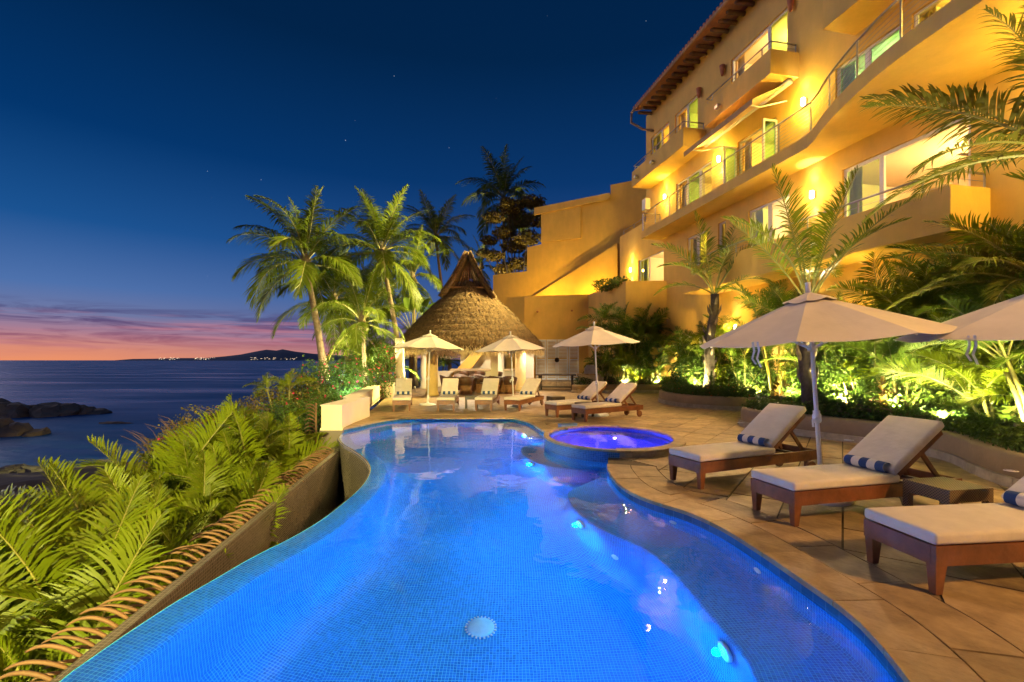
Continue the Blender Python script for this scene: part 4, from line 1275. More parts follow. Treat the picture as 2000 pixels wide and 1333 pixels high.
# ================================================================ PAVILION
PC = Vector((-2.25, 24.0, 0))
pal = empty('thatched_pavilion', PC, 0, 'round open pavilion with a tall dark thatched roof on yellow columns', 'pavilion')
def roof_r(z):                            # radius of the thatch at a height
    return float(np.interp(z, [2.2, 2.46, 3.27, 4.16, 5.05, 5.75], [3.92, 3.74, 2.96, 2.12, 1.14, .5]))
prof = [(roof_r(z), z) for z in np.linspace(2.2, 5.7, 14)]
core = MB().lathe([(r - .12, z) for r, z in prof], 48)
core.f = core.f[:-2]
core.build('thatch_core', THATCH, pal, smooth=True)
def strands(n, zlo, zhi, ln, wd, seed, m_, name, rfun, out=.15, jitter=.16):
    r = np.random.default_rng(seed)
    mb = MB()
    for _ in range(n):
        a = r.uniform(0, 2 * math.pi)
        z = zlo + (zhi - zlo) * (1 - math.sqrt(r.uniform(0, 1))) if zhi - zlo > .6 else r.uniform(zlo, zhi)
        if zhi - zlo > .6: z = zlo + .12 + round((z - zlo) / .30) * .30 + r.normal(0, .035)
        l_ = ln * r.uniform(.6, 1.3)
        z2 = z - l_ * .62
        R1 = rfun(max(z, 2.2)); R2 = rfun(max(z2, 2.2)) + r.uniform(0, out)
        if z2 < 2.2: R2 = roof_r(2.2) + r.uniform(-.12, .1)
        da = r.normal(0, jitter) / max(R2, .5)
        p = Vector((R1 * math.cos(a), R1 * math.sin(a), z)); q = Vector((R2 * math.cos(a + da), R2 * math.sin(a + da), z2))
        mdl = (p + q) / 2 + Vector((math.cos(a), math.sin(a), .4)) * r.uniform(.02, .07)
        sd = Vector((-math.sin(a), math.cos(a), 0)) * wd * r.uniform(.6, 1.4)
        i = len(mb.v)
        mb.v += [tuple(p - sd), tuple(p + sd), tuple(mdl + sd), tuple(mdl - sd), tuple(q)]
        mb.f += [(i, i + 1, i + 2, i + 3), (i + 3, i + 2, i + 4)]
    o = mb.build(name, m_, pal); o['kind'] = 'stuff'
    return o
strands(24000, 2.3, 5.7, .62, .018, 1, THATCH, 'thatch_straw', roof_r)
strands(2600, 2.08, 2.3, .62, .016, 2, THATCH_L, 'thatch_fringe', lambda z: roof_r(2.2) - .12)
# peaked cap with an open triangular front
ridge = 7.15
cap = MB(); nU, nV = 9, 8
def cap_pt(side, u_, v):                 # u front to back, v down the flank
    y = -1.15 + 2.1 * u_
    tz = ridge - .9 * (u_ ** 1.4)
    x = side * (.05 + 1.02 * v + .30 * v ** 3)
    z = tz - (tz - 4.78) * v
    yy = y - .0 * v + (.35 * (1 - v)) * (1 - u_)
    return Vector((x, yy, z))
for side in (-1, 1):
    base = len(cap.v)
    for i in range(nU):
        for j in range(nV): cap.v.append(tuple(cap_pt(side, i / (nU - 1), j / (nV - 1))))
    for i in range(nU - 1):
        for j in range(nV - 1):
            a = base + i * nV + j
            cap.f.append((a, a + 1, a + nV + 1, a + nV) if side < 0 else (a, a + nV, a + nV + 1, a + 1))
cp = cap.build('roof_cap', THATCH, pal, smooth=True)
md = cp.modifiers.new('thick', 'SOLIDIFY'); md.thickness = .26; md.offset = 0
r = np.random.default_rng(4); mb = MB()
for _ in range(5200):
    side = r.choice((-1, 1)); u_ = r.uniform(-.02, 1); v = r.uniform(0, .8)
    p = cap_pt(side, max(u_, 0), v); q = cap_pt(side, min(max(u_ + r.normal(0, .05), 0), 1), min(v + r.uniform(.15, .3), 1.08))
    o_ = Vector((side * .1, -.02 if u_ < .1 else 0, .06)); p = p + o_; q = q + o_ * r.uniform(.8, 1.6)
    sd = Vector((0, 1, 0)) * .016
    if u_ < .06: p.y -= .08; q.y -= r.uniform(.06, .14)
    i = len(mb.v); mb.v += [tuple(p - sd), tuple(p + sd), tuple(q)]; mb.f.append((i, i + 1, i + 2))
mb.build('cap_straw', THATCH, pal)['kind'] = 'stuff'
for k in range(9):                       # poles seen inside the opening
    x = -.72 + k * .18
    MB().tube([(x * 1.1, -.55, 5.15), (x * .12, -.25, ridge - .25)], .032, 6).build('cap_pole', CANE, pal)
MB().tube([(-.9, -.9, 5.3), (.9, -.9, 5.3)], .05, 7).build('tie_beam', CANE, pal)
# rafters under the thatch and the ring beam
for k in range(14):
    a = k * 2 * math.pi / 14
    MB().tube([(3.5 * math.cos(a), 3.5 * math.sin(a), 2.2), (.75 * math.cos(a), .75 * math.sin(a), 5.0)], .05, 6).build('rafter', CANE, pal)
MB().tube([(2.95 * math.cos(a), 2.95 * math.sin(a), 2.34) for a in np.linspace(0, 2 * math.pi, 33)], .09, 8, cap=False).build('ring_beam', CANE, pal, smooth=True)
YEL = mat('yellow_column', (.66, .46, .17), rough=.8, var=.1, scale=2, bump=.2, bscale=14)
for (x, y, r_) in ((-3.64, 20.75, .265), (.44, 23.6, .275), (-.72, 26.6, .27), (-4.9, 25.6, .24)):
    c = Vector((x, y, 0)) - PC
    MB().lathe([(r_ + .04, 0), (r_ + .04, .1), (r_, .14), (r_, 2.5)], 26, c).build('column', YEL if y < 24 else STUCCO_W, pal, smooth=True)
lamp('pavilion_light', 'POINT', PC + Vector((-.3, .6, 3.3)), 800, (1, .82, .55), .12)
MB().lathe([(.001, -.12), (.1, -.1), (.15, .02), (.06, .14), (.001, .16)], 14, (-.3, .6, 3.5)).build('pendant_lamp', mat('pendant_glow', (1, .9, .7), emis=(1, .85, .6), estr=10), pal, smooth=True)
lamp('pavilion_light', 'POINT', (1.0, 23.4, 2.12), 170, (1, .92, .78), .08)
MB().lathe([(.001, -.08), (.07, -.06), (.09, .02), (.03, .1), (.001, .11)], 12, Vector((1.0, 23.4, 2.25)) - PC).build('pendant_lamp', MATS['pendant_glow'], pal, smooth=True)
# wall pieces around the pavilion
bwall = empty('pavilion_wall', (-4, 28.4, 0), 0, 'cream rear wall with a sloping stair flank behind the pavilion', 'wall')
MB().box(-3.2, -.5, 28.2, 28.4, 0, 2.9).build('wall', STUCCO_W, bwall, world=True)
pf = vprism(MB(), [(-3.7, 0), (-3.3, 0), (-1.3, 2.6), (-1.9, 2.6), (-3.7, .7)], 0, .5)
pf.v = [(x, y + 27.5, z) for x, y, z in pf.v]
pf.build('stair_flank', STUCCO, bwall, world=True)
MB().box(-5.5, -3.3, 27.6, 27.8, 0, .95).build('low_wall', STUCCO_W, bwall, world=True)
for x, y, w_, lab in ((-5.15, 20.9, .34, 'cream square post at the left end of the pavilion'), (.95, 25.3, .5, 'cream pier behind the right column of the pavilion'), (-.95, 24.6, .40, 'cream pier left of the right pavilion column')):
    pz = empty('wall_pier', (x, y, 0), 0, lab, 'pier')
    MB().box(-w_ / 2, w_ / 2, -w_ / 2, w_ / 2, 0, 2.6).build('shaft', STUCCO_W, pz)
    MB().box(-w_ / 2 - .03, w_ / 2 + .03, -w_ / 2 - .03, w_ / 2 + .03, 0, .09).build('base', PLANTERS, pz)
lw_ = empty('low_end_wall', (-5.3, 20.2, 0), 0, 'stepped low cream wall end beside the flowering bush', 'wall')
MB().box(-.25, .25, -.9, .35, -.02, .62).box(-.25, .25, .35, .7, -.02, .9).build('block', STUCCO_W, lw_)
# bar counter with stools
bar = empty('bar_counter', (-1.9, 26.9, 0), 0, 'thick log topped bar counter at the back of the pavilion', 'counter')
MB().box(-1.5, 2.1, -.2, .25, 0, .98).build('body', STUCCO_W, bar)
MB().box(-1.7, 2.2, -.45, .4, .98, 1.1).build('counter_top', mat('pale_log', (.40, .29, .17), rough=.7, var=.3, scale=4, bump=.3), bar)
def equipal(name, seat_z, back, s=1.0):
    t = bpy.data.objects.new(name, None); COL.objects.link(t)
    MB().lathe([(.27 * s, 0), (.23 * s, seat_z * .5), (.27 * s, seat_z)], 14).build('drum', CANE, t, smooth=True)
    for k in range(12):
        a = k * math.pi / 6
        MB().tube([(.275 * s * math.cos(a), .275 * s * math.sin(a), .01), (.235 * s * math.cos(a + .5), .235 * s * math.sin(a + .5), seat_z * .5), (.275 * s * math.cos(a + 1), .275 * s * math.sin(a + 1), seat_z)], .012, 5).build('strut', CANE, t)
    MB().lathe([(.29 * s, seat_z), (.30 * s, seat_z + .03), (.28 * s, seat_z + .06), (.001, seat_z + .045)], 16).build('seat', LEATHER, t, smooth=True)
    mb = MB(); n = 13
    for k in range(n):
        a = math.pi * .5 + (k / (n - 1) - .5) * math.pi * 1.25
        h = back * (.62 + .38 * math.cos((k / (n - 1) - .5) * math.pi))
        for rr, z in ((.29, seat_z + .02), (.36, seat_z + h), (.33, seat_z + h + .01), (.265, seat_z + .02)):
            mb.v.append((rr * s * math.cos(a), rr * s * math.sin(a), z))
        if k:
            for j in range(4):
                b_ = (k - 1) * 4; mb.f.append((b_ + j, b_ + 4 + j, b_ + 4 + (j + 1) % 4, b_ + (j + 1) % 4))
    mb.build('backrest', LEATHER, t, smooth=True)
    return t
eq = equipal('equipal_chair', .43, .42)
CH = [(-2.9, 21.2, 200, 'leftmost of the front row'), (-2.15, 21.3, 180, 'behind the second lounger'), (-.85, 21.6, 160, 'between the third lounger and the right column'), (-.1, 21.9, 175, 'beside the right column'),
      (-3.3, 23.0, 100, 'at the far left of the dining tables'), (-1.5, 22.5, 60, 'in the gap between the two near tables'), (-1.9, 24.2, 0, 'behind the middle table'), (-.9, 24.3, -20, 'behind the right hand table'), (-2.8, 24.5, 15, 'behind the left hand table')]
for i, (x, y, a, lab) in enumerate(CH):
    o = eq if i == 0 else copy_tree(eq)
    o.location = (x, y, 0); o.rotation_euler = (0, 0, R(a))
    tag(o, 'brown leather barrel chair ' + lab, 'chair', 'barrel chairs in the pavilion')
stl = equipal('bar_stool', .62, .34, .9)
for i, (x, lab) in enumerate(((-2.75, 'left'), (-1.85, 'middle'), (-.85, 'right'))):
    o = stl if i == 0 else copy_tree(stl)
    o.location = (x, 26.25, 0); o.rotation_euler = (0, 0, R(180))
    tag(o, lab + ' brown leather stool of three at the bar counter', 'stool', 'stools at the bar')
CLOTHW = mat('plate_white', (.75, .74, .72), rough=.3, var=.03)
for i, (x, y, lab) in enumerate(((-2.25, 22.15, 'round leather table in front on the left, set with plates'), (-.55, 22.75, 'round leather table near the right column, set with plates'), (-1.85, 23.5, 'round leather table at the back of the dining group'))):
    t = empty('dining_table', (x, y, 0), 0, lab, 'table', 'round dining tables in the pavilion')
    MB().lathe([(.62, .72), (.64, .74), (.62, .76), (.001, .765)], 30).build('table_top', LEATHER, t, smooth=False)
    MB().lathe([(.34, 0), (.22, .36), (.36, .72)], 16).build('drum', CANE, t, smooth=True)
    for k in range(5):
        a = k * 2 * math.pi / 5 + i
        pl_ = empty('plate', (x + .42 * math.cos(a), y + .42 * math.sin(a), .766), 0, 'white dinner plate laid on a round leather table', 'plate', 'plates on the dining tables')
        MB().lathe([(.07, 0), (.13, .018), (.135, .022), (.07, .008), (.001, .008)], 18).build('dish', CLOTHW, pl_, smooth=True)
# pool-side games table, dark frame
gt_ = empty('patio_table', (2.35, 24.2, 0), R(-8), 'dark wooden table with glass top before the louvred doors', 'table')
MB().box(-1.05, 1.05, -.55, .55, .80, .86).build('table_top', DARKWOOD, gt_)
for x in (-.85, .85):
    for y in (-.42, .42): MB().box(x - .06, x + .06, y - .06, y + .06, 0, .80).build('leg', DARKWOOD, gt_)
    MB().box(x - .05, x + .05, -.36, .36, .14, .22).build('stretcher', DARKWOOD, gt_)
MB().box(-.8, .8, -.05, .05, .14, .22).build('stretcher', DARKWOOD, gt_)
MB().box(-.7, .3, -.3, .3, .861, .885).build('tray', mat('tray', (.10, .10, .10), rough=.3, var=.1), gt_)
# grill counter
gc = empty('grill_counter', (3.95, 22.9, 0), R(-6), 'stone barbecue counter with a hooded steel grill by the planting', 'grill')
MB().box(-.62, .62, -.35, .35, 0, .86).build('body', PLANTERS, gc)
MB().box(-.68, .68, -.4, .4, .86, .93).build('counter_top', COPING, gc)
for k in range(6):
    for j in range(3): MB().box(-.6 + k * .2 + (.02 if j % 2 else 0), -.42 + k * .2, -.372, -.351, .06 + j * .27, .30 + j * .27).build('stone', PLANTERS, gc)
vprism(MB(), [(-.3, .93), (.3, .93), (.3, 1.10), (.18, 1.36), (-.18, 1.36), (-.3, 1.18)], -.28, .25).build('grill_hood', mat('grill_steel', (.25, .24, .23), rough=.35, metal=.8, var=.15), gc)

# ================================================================ LOUNGERS
BLUE = bpy.data.materials.new('striped_towel'); BLUE.use_nodes = True
nt = BLUE.node_tree; b = nt.nodes['Principled BSDF']; b.inputs['Roughness'].default_value = .95
tcn = nt.nodes.new('ShaderNodeTexCoord'); spx = nt.nodes.new('ShaderNodeSeparateXYZ'); nt.links.new(tcn.outputs['Object'], spx.inputs[0])
mu = nt.nodes.new('ShaderNodeMath'); mu.operation = 'MULTIPLY'; mu.inputs[1].default_value = 1 / .17; nt.links.new(spx.outputs[1], mu.inputs[0])
ad = nt.nodes.new('ShaderNodeMath'); ad.operation = 'ADD'; ad.inputs[1].default_value = .25; nt.links.new(mu.outputs[0], ad.inputs[0])
frc = nt.nodes.new('ShaderNodeMath'); frc.operation = 'FRACT'; nt.links.new(ad.outputs[0], frc.inputs[0])
gt2 = nt.nodes.new('ShaderNodeMath'); gt2.operation = 'GREATER_THAN'; gt2.inputs[1].default_value = .5; nt.links.new(frc.outputs[0], gt2.inputs[0])
mx = nt.nodes.new('ShaderNodeMix'); mx.data_type = 'RGBA'; nt.links.new(gt2.outputs[0], mx.inputs[0])
mx.inputs[6].default_value = (.022, .058, .17, 1); mx.inputs[7].default_value = (.62, .57, .50, 1); nt.links.new(mx.outputs[2], b.inputs['Base Color'])
nzb = nt.nodes.new('ShaderNodeTexNoise'); nzb.inputs['Scale'].default_value = 130; nt.links.new(tcn.outputs['Object'], nzb.inputs['Vector'])
bpn = nt.nodes.new('ShaderNodeBump'); bpn.inputs['Strength'].default_value = .5; bpn.inputs['Distance'].default_value = .01
nt.links.new(nzb.outputs['Fac'], bpn.inputs['Height']); nt.links.new(bpn.outputs[0], b.inputs['Normal'])

LL, LW = 2.18, .56                      # frame length and width; local x runs from foot to head, y = 0 is the right rail, +y left
BA_ = R(35)
def make_lounger():
    t = bpy.data.objects.new('sun_lounger', None); COL.objects.link(t)
    z0, z1 = .20, .335
    for y0 in (0, LW - .035): MB().box(0, LL, y0, y0 + .035, z0, z1).build('side_rail', TEAK, t)
    for x0 in (.0, LL - .035): MB().box(x0 - .003 if x0 == 0 else x0, x0 + .035, .036, LW - .036, z0 + .002, z1 - .002).build('end_rail', TEAK, t)
    for y0, sg in ((0.0, 1), (LW, -1)):    # tapered front legs
        mb = MB(); tw_, bw_ = .085, .05
        a = (0.004, y0 + sg * .004); 
        top = [(a[0], a[1]), (a[0] + tw_, a[1]), (a[0] + tw_, a[1] + sg * tw_ * .8), (a[0], a[1] + sg * tw_ * .8)]
        bot = [(a[0] + .012, a[1] + sg * .01), (a[0] + .012 + bw_, a[1] + sg * .01), (a[0] + .012 + bw_, a[1] + sg * (.01 + bw_)), (a[0] + .012, a[1] + sg * (.01 + bw_))]
        mb.v = [(x, y, 0) for x, y in bot] + [(x, y, z0 - .0005) for x, y in top]
        f = [(3, 2, 1, 0), (4, 5, 6, 7), (0, 1, 5, 4), (1, 2, 6, 5), (2, 3, 7, 6), (3, 0, 4, 7)]
        mb.f = f if sg > 0 else [tuple(reversed(q)) for q in f]
        mb.build('leg', TEAK, t)
    for y0 in (.05, LW - .13):             # rear posts with wheels
        MB().box(LL - .16, LL - .09, y0, y0 + .05, .06, z0 - .001).build('rear_post', TEAK, t)
        wm = MB().lathe([(.085, -.02), (.09, -.015), (.09, .015), (.085, .02), (.03, .02), (.03, .026), (.001, .026)], 20)
        yy = -.001 + y0 - .024 if y0 < .1 else y0 + .076
        wm.v = [(LL - .125 + v[0], yy + v[2], .09 + v[1]) for v in wm.v]
        wm.build('wheel', TEAK, t, smooth=False)
    for k in range(6): MB().box(.12 + k * .19, .22 + k * .19, .036, LW - .036, z1 - .025, z1 - .003).build('seat_slat', TEAK, t)
    # backrest frame
    PX, PZ = 1.30, z1 + .004
    ca, sa = math.cos(BA_), math.sin(BA_)
    def bk(u_, v, w_): return (PX + u_ * ca - w_ * sa, v, PZ + u_ * sa + w_ * ca)
    def bbox(u0, u1, v0, v1, w0, w1):
        mb = MB()
        mb.add([bk(u0, v0, w0), bk(u1, v0, w0), bk(u1, v1, w0), bk(u0, v1, w0), bk(u0, v0, w1), bk(u1, v0, w1), bk(u1, v1, w1), bk(u0, v1, w1)],
               [(3, 2, 1, 0), (4, 5, 6, 7), (0, 1, 5, 4), (1, 2, 6, 5), (2, 3, 7, 6), (3, 0, 4, 7)])
        return mb
    for v0 in (.04, LW - .08): bbox(0, .82, v0, v0 + .04, 0, .06).build('back_rail', TEAK, t)
    for k in range(6): bbox(.04 + k * .135, .11 + k * .135, .02, LW - .02, .061, .078).build('back_slat', TEAK, t)
    for v0 in (.09, LW - .12):
        p = bk(.52, v0 + .015, .0)
        MB().bar(p, (PX + .74, v0 + .015, z1 - .06), .025, .045).build('prop', TEAK, t)
    MB().box(PX + .70, PX + .76, .036, LW - .036, z1 - .10, z1 - .07).build('prop_rail', DARKWOOD, t)
    for o_ in list(t.children):
        nm = o_.name.split('.')[0]
        if nm == 'wheel': o_.parent = [q for q in t.children if q.name.split('.')[0] == 'rear_post'][-1]
        if nm == 'back_slat': o_.parent = next(q for q in t.children if q.name.split('.')[0] == 'back_rail')
    cm = rounded_box(1.33, LW + .005, .085, .025, 4, CANVAS, 'seat_cushion', .012)
    link('seat_cushion', cm, t, (.67 - .01, LW / 2, z1 + .047))
    bc = rounded_box(.84, LW, .085, .025, 4, CANVAS, 'back_cushion', .012)
    c = bk(.435, LW / 2, .078 + .045)
    o = link('back_cushion', bc, t, c, (0, -BA_, 0))
    return t
def towel_mesh(seed):
    r = random.Random(seed); mb = MB(); n = 22; L_ = .43
    for i in range(9):
        y = -L_ / 2 + L_ * i / 8
        for k in range(n):
            a = 2 * math.pi * k / n
            rr = .058 * (1 + .03 * math.sin(3 * a + i)) * (1 if 0 < i < 8 else .93)
            mb.v.append((rr * math.cos(a) * 1.08, y + r.uniform(-.002, .002), rr * math.sin(a) * .97))
    for i in range(8):
        for k in range(n): mb.f.append((i * n + k, i * n + (k + 1) % n, (i + 1) * n + (k + 1) % n, (i + 1) * n + k))
    return mb
TWM = towel_mesh(1).mesh('roll', BLUE, True)
def towel(loc, rz, label):
    t = empty('towel', loc, rz, label, 'towel', 'rolled striped towels')
    link('roll', TWM, t)
    for sg in (-1, 1):                    # spiral ends
        pts = []
        for k in range(44):
            a = k * .36; rr = .053 * (1 - k / 48)
            pts.append((rr * math.cos(a) * 1.05, sg * .213, rr * math.sin(a)))
        mb = MB()
        for i, p in enumerate(pts):
            q = (p[0] * (1 - .10 / max(.2, math.hypot(p[0], p[2]) / .053)) if False else p[0] * .86, p[1] - sg * .0, p[2] * .86)
            mb.v += [p, (q[0], q[1] + sg * .006, q[2])]
            if i: mb.f.append((2 * i - 2, 2 * i, 2 * i + 1, 2 * i - 1))
        mb.build('spiral_end', BLUE, t)
        MB().lathe([(.056, 0), (.001, .001)], 20).build('end_disc', BLUE, t)
        t.children[-1].rotation_euler = (R(90), 0, 0); t.children[-1].location = (0, sg * .205, 0)
    return t
LOUNGERS = [
    (2.32, 5.60, 22.5, 'wooden sun lounger in front of the umbrella pole, farthest of the near three', 'farthest of the three near loungers'),
    (2.70, 4.35, 13.8, 'wooden sun lounger in the middle of the near three, beside the wicker table', 'middle one of the three near loungers'),
    (2.87, 3.08, 6.0, 'wooden sun lounger nearest to the viewer, cut by the right edge', 'lounger nearest to the viewer'),
    (-3.17, 14.25, 101, 'pale sun lounger next to the parapet wall, first of the far row', 'lounger next to the parapet wall'),
    (-1.80, 14.31, 93, 'pale sun lounger second in the far row, right of the umbrella pole', 'second lounger of the far row'),
    (-.62, 14.32, 85, 'sun lounger third in the far row, right of the small side table', 'third lounger of the far row'),
    (.256, 14.25, 66, 'sun lounger fourth in the far row, turned slightly right', 'fourth lounger of the far row'),
    (1.246, 12.65, 33, 'sun lounger fifth in the far row, under the right hand far umbrella', 'fifth lounger of the far row'),
    (1.894, 11.72, 33, 'sun lounger showing its wheels, last of the far row and closest to the spa', 'far lounger closest to the spa')]
L0 = make_lounger()
if CAUST:
    for o_ in L0.children: o_.cycles.is_caustics_receiver = True
for i, (x, y, a, lab, tl_) in enumerate(LOUNGERS):
    o = L0 if i == 0 else copy_tree(L0)
    o.location = (x, y, .001); o.rotation_euler = (0, 0, R(a))
    tag(o, lab, 'lounger', 'sun loungers round the pool')
    M = Matrix.Translation(Vector((x, y, 0))) @ Matrix.Rotation(R(a), 4, 'Z')
    p = M @ Vector((1.235 if i != 1 else 1.22, LW / 2 + (0 if i != 1 else -.01), .335 + .090 + .012 + .054))
    towel(p, R(a) + random.uniform(-.05, .05), 'rolled blue and white striped towel on the ' + tl_)
# side tables
def side_table(loc, rz, w_, d_, h, label, m_, wick=False):
    t = empty('side_table', loc, rz, label, 'table')
    MB().box(-w_ / 2, w_ / 2, -d_ / 2, d_ / 2, h - .12, h).build('table_top', m_, t)
    for x in (-1, 1):
        for y in (-1, 1):
            MB().box(x * (w_ / 2 - .028) - .028, x * (w_ / 2 - .028) + .028, y * (d_ / 2 - .028) - .028, y * (d_ / 2 - .028) + .028, 0, h - .121).build('leg', m_, t)
    return t
WICK = bpy.data.materials.new('wicker'); WICK.use_nodes = True
nt = WICK.node_tree; b = nt.nodes['Principled BSDF']; b.inputs['Roughness'].default_value = .5
tcn = nt.nodes.new('ShaderNodeTexCoord')
mpn = nt.nodes.new('ShaderNodeMapping'); mpn.inputs['Rotation'].default_value = (R(45), R(45), R(45))
wv = nt.nodes.new('ShaderNodeTexChecker'); wv.inputs['Scale'].default_value = 75
nt.links.new(tcn.outputs['Object'], wv.inputs['Vector'])
wv.inputs['Color1'].default_value = (.055, .035, .018, 1); wv.inputs['Color2'].default_value = (.21, .15, .08, 1)
nt.links.new(wv.outputs['Color'], b.inputs['Base Color'])
bpn = nt.nodes.new('ShaderNodeBump'); bpn.inputs['Strength'].default_value = .8; bpn.inputs['Distance'].default_value = .006
nt.links.new(wv.outputs['Fac'], bpn.inputs['Height']); nt.links.new(bpn.outputs[0], b.inputs['Normal'])
side_table((4.20, 4.40, .001), R(10), .50, .42, .41, 'brown woven wicker side table between the two nearest loungers', WICK)
side_table((-1.35, 15.2, .001), R(3), .42, .42, .42, 'dark side table between the second and third far loungers', DARKWOOD)
side_table((1.45, 15.1, .001), R(20), .46, .46, .40, 'dark low table between the fourth and fifth far loungers', DARKWOOD)
side_table((2.06, 12.95, .001), R(33), .44, .34, .40, 'dark low table between the two far loungers nearest the spa', DARKWOOD)

# ================================================================ UMBRELLAS
def umbrella(loc, lean_x, lean_y, rz, label, rad=1.25, hgt=2.5, straps=()):
    t = empty('umbrella', loc, 0, label, 'umbrella', 'cream market umbrellas')
    t.rotation_euler = (R(lean_y), R(lean_x), rz)
    MB().tube([(0, 0, .05), (0, 0, hgt - .02)], [.024, .022], 12).build('pole', POLE, t, smooth=True)
    MB().lathe([(.30, 0), (.30, .02), (.27, .045), (.06, .06), (.045, .09)], 26).build('base', POLE, t, smooth=True)
    MB().lathe([(.04, .06), (.04, .34), (.034, .36)], 12).build('base_tube', POLE, t, smooth=True)
    MB().tube([(.03, 0, .28), (.09, 0, .28)], .012, 6).build('clamp_knob', POLE, t)
    MB().lathe([(.036, .88), (.046, .90), (.046, .97), (.036, .99), (.036, 1.02)], 12).build('crank_collar', POLE, t, smooth=True)
    MB().tube([(-.03, -.02, .94), (-.1, -.06, .93), (-.1, -.06, .85)], .012, 6).build('crank_handle', POLE, t)
    apex, rim = hgt - .13, hgt - .13 - .50
    n = 8; seg = 6; rings = 7
    mb = MB()
    for i in range(rings + 1):
        k = .07 + .93 * i / rings
        for s_ in range(n * seg):
            a = 2 * math.pi * s_ / (n * seg)
            ph = (s_ % seg) / seg
            ph = (s_ % seg) / seg; edge_ = math.cos(math.pi / n) / math.cos((ph - .5) * 2 * math.pi / n)
            sag = math.sin(math.pi * ph) * .045 * k
            rr = rad * k * edge_
            z = apex - (apex - rim) * (k ** 1.04) - sag * .7 + .012 * math.sin(s_ * 2.1 + i) * 0
            mb.v.append((rr * math.cos(a), rr * math.sin(a), z))
        if i:
            for s_ in range(n * seg):
                a0 = (i - 1) * n * seg; b0 = i * n * seg; s2 = (s_ + 1) % (n * seg)
                mb.f.append((a0 + s_, b0 + s_, b0 + s2, a0 + s2))
    c = mb.build('canopy', UMB, t)
    m1 = c.modifiers.new('thick', 'SOLIDIFY'); m1.thickness = .004
    mb = MB()
    for i in range(4):
        k = .02 + .19 * i / 3
        for s_ in range(n * seg):
            a = 2 * math.pi * s_ / (n * seg); ph = (s_ % seg) / seg
            rr = rad * k
            z = apex + .035 - .5 * k * .95 - math.sin(math.pi * ph) * .02 * (i / 3) + (.012 * math.sin(3 * a) if i == 3 else 0)
            mb.v.append((rr * math.cos(a), rr * math.sin(a), z))
        if i:
            for s_ in range(n * seg):
                a0 = (i - 1) * n * seg; b0 = i * n * seg; s2 = (s_ + 1) % (n * seg)
                mb.f.append((a0 + s_, b0 + s_, b0 + s2, a0 + s2))
    v = mb.build('vent_cap', UMB, t)
    m1 = v.modifiers.new('thick', 'SOLIDIFY'); m1.thickness = .004
    MB().lathe([(.028, apex + .02), (.026, hgt - .01), (.03, hgt), (.028, hgt + .012), (.001, hgt + .016)], 12).build('finial', POLE, t, smooth=True)
    for k in range(8):
        a = 2 * math.pi * k / 8
        MB().bar((.03 * math.cos(a), .03 * math.sin(a), apex - .03), (rad * .985 * math.cos(a), rad * .985 * math.sin(a), rim - .012), .012, .018).build('rib', POLE, t)
        MB().bar((.03 * math.cos(a), .03 * math.sin(a), rim - .12), (rad * .5 * math.cos(a), rad * .5 * math.sin(a), (apex + rim) / 2 - .03), .010, .014).build('stretcher', POLE, t)
    MB().lathe([(.05, rim - .15), (.05, rim - .09), (.03, rim - .07)], 12).build('runner', POLE, t, smooth=True)
    for o_ in list(t.children):
        par = {'vent_cap': 'canopy', 'crank_handle': 'crank_collar', 'clamp_knob': 'base_tube', 'finial': 'pole'}.get(o_.name.split('.')[0])
        if par: o_.parent = next(q for q in t.children if q.name.split('.')[0] == par)
    for (ang, dx) in straps:
        a = R(ang)
        p = Vector((rad * .93 * math.cos(a), rad * .93 * math.sin(a), rim - .01))
        for o_ in (0, .05):
            tg = Vector((-math.sin(a), math.cos(a), 0))
            b0 = p + tg * o_
            pts = [b0 + Vector((0, 0, .03)), b0 + Vector((.01, 0, -.06)), b0 + Vector((-.01, .01, -.14)), b0 + Vector((.02, 0, -.20 - o_ * .6))]
            mb = MB()
            for i, q in enumerate(pts):
                mb.v += [tuple(q - tg * .011), tuple(q + tg * .011)]
                if i: mb.f.append((2 * i - 2, 2 * i, 2 * i + 1, 2 * i - 1))
            mb.build('strap', UMB, t)
    return t
umbrella((3.60, 5.28, 0), -4.6, .5, R(6), 'cream umbrella behind the middle near lounger, largest one in full view', 1.25, 2.49, ((205, 0),))
umbrella((5.40, 4.35, 0), -3.0, 1, R(2), 'cream umbrella at the right picture edge, partly cut off', 1.30, 2.50, ((188, 0),))
umbrella((-3.02, 16.3, 0), 2.0, 0, R(20), 'cream umbrella by the parapet, leftmost of the far three', 1.28, 2.66)
umbrella((.06, 15.6, 0), -2.6, 0, R(15), 'cream umbrella in the middle of the far three, before the right column', 1.26, 2.58)
umbrella((2.50, 13.15, 0), -3.6, 0, R(30), 'cream umbrella rightmost of the far three, before the grill', 1.25, 2.70)
# ================================================================ PLANTING
LF_ARECA = leaf_mat('areca_leaf', (.105, .15, .006), (.155, .195, .008), .35, .40, 1.2, .22)
LF_ARECA_D = leaf_mat('areca_leaf_dark', (.065, .125, .010), (.11, .165, .014), .32, .42, 1.2, .25)
LF_COCO = leaf_mat('coconut_leaf', (.085, .125, .010), (.13, .165, .014), .32, .40, .8, .2)
LF_GOLD = leaf_mat('golden_leaf', (.15, .125, .02), (.12, .15, .016), .45, .5, 2, .2)
LF_DRY = leaf_mat('dry_leaf', (.10, .075, .03), (.16, .12, .05), .2, .7, 1.2, .2)
LF_BUSH = leaf_mat('bush_leaf', (.05, .11, .018), (.09, .155, .025), .3, .45, 3, .2)
LF_SCRUB = leaf_mat('scrub_leaf', (.10, .11, .018), (.19, .14, .025), .3, .5, 2, .2)
LF_HEDGE = leaf_mat('hedge_leaf', (.035, .07, .012), (.07, .115, .018), .25, .45, 3, .15)
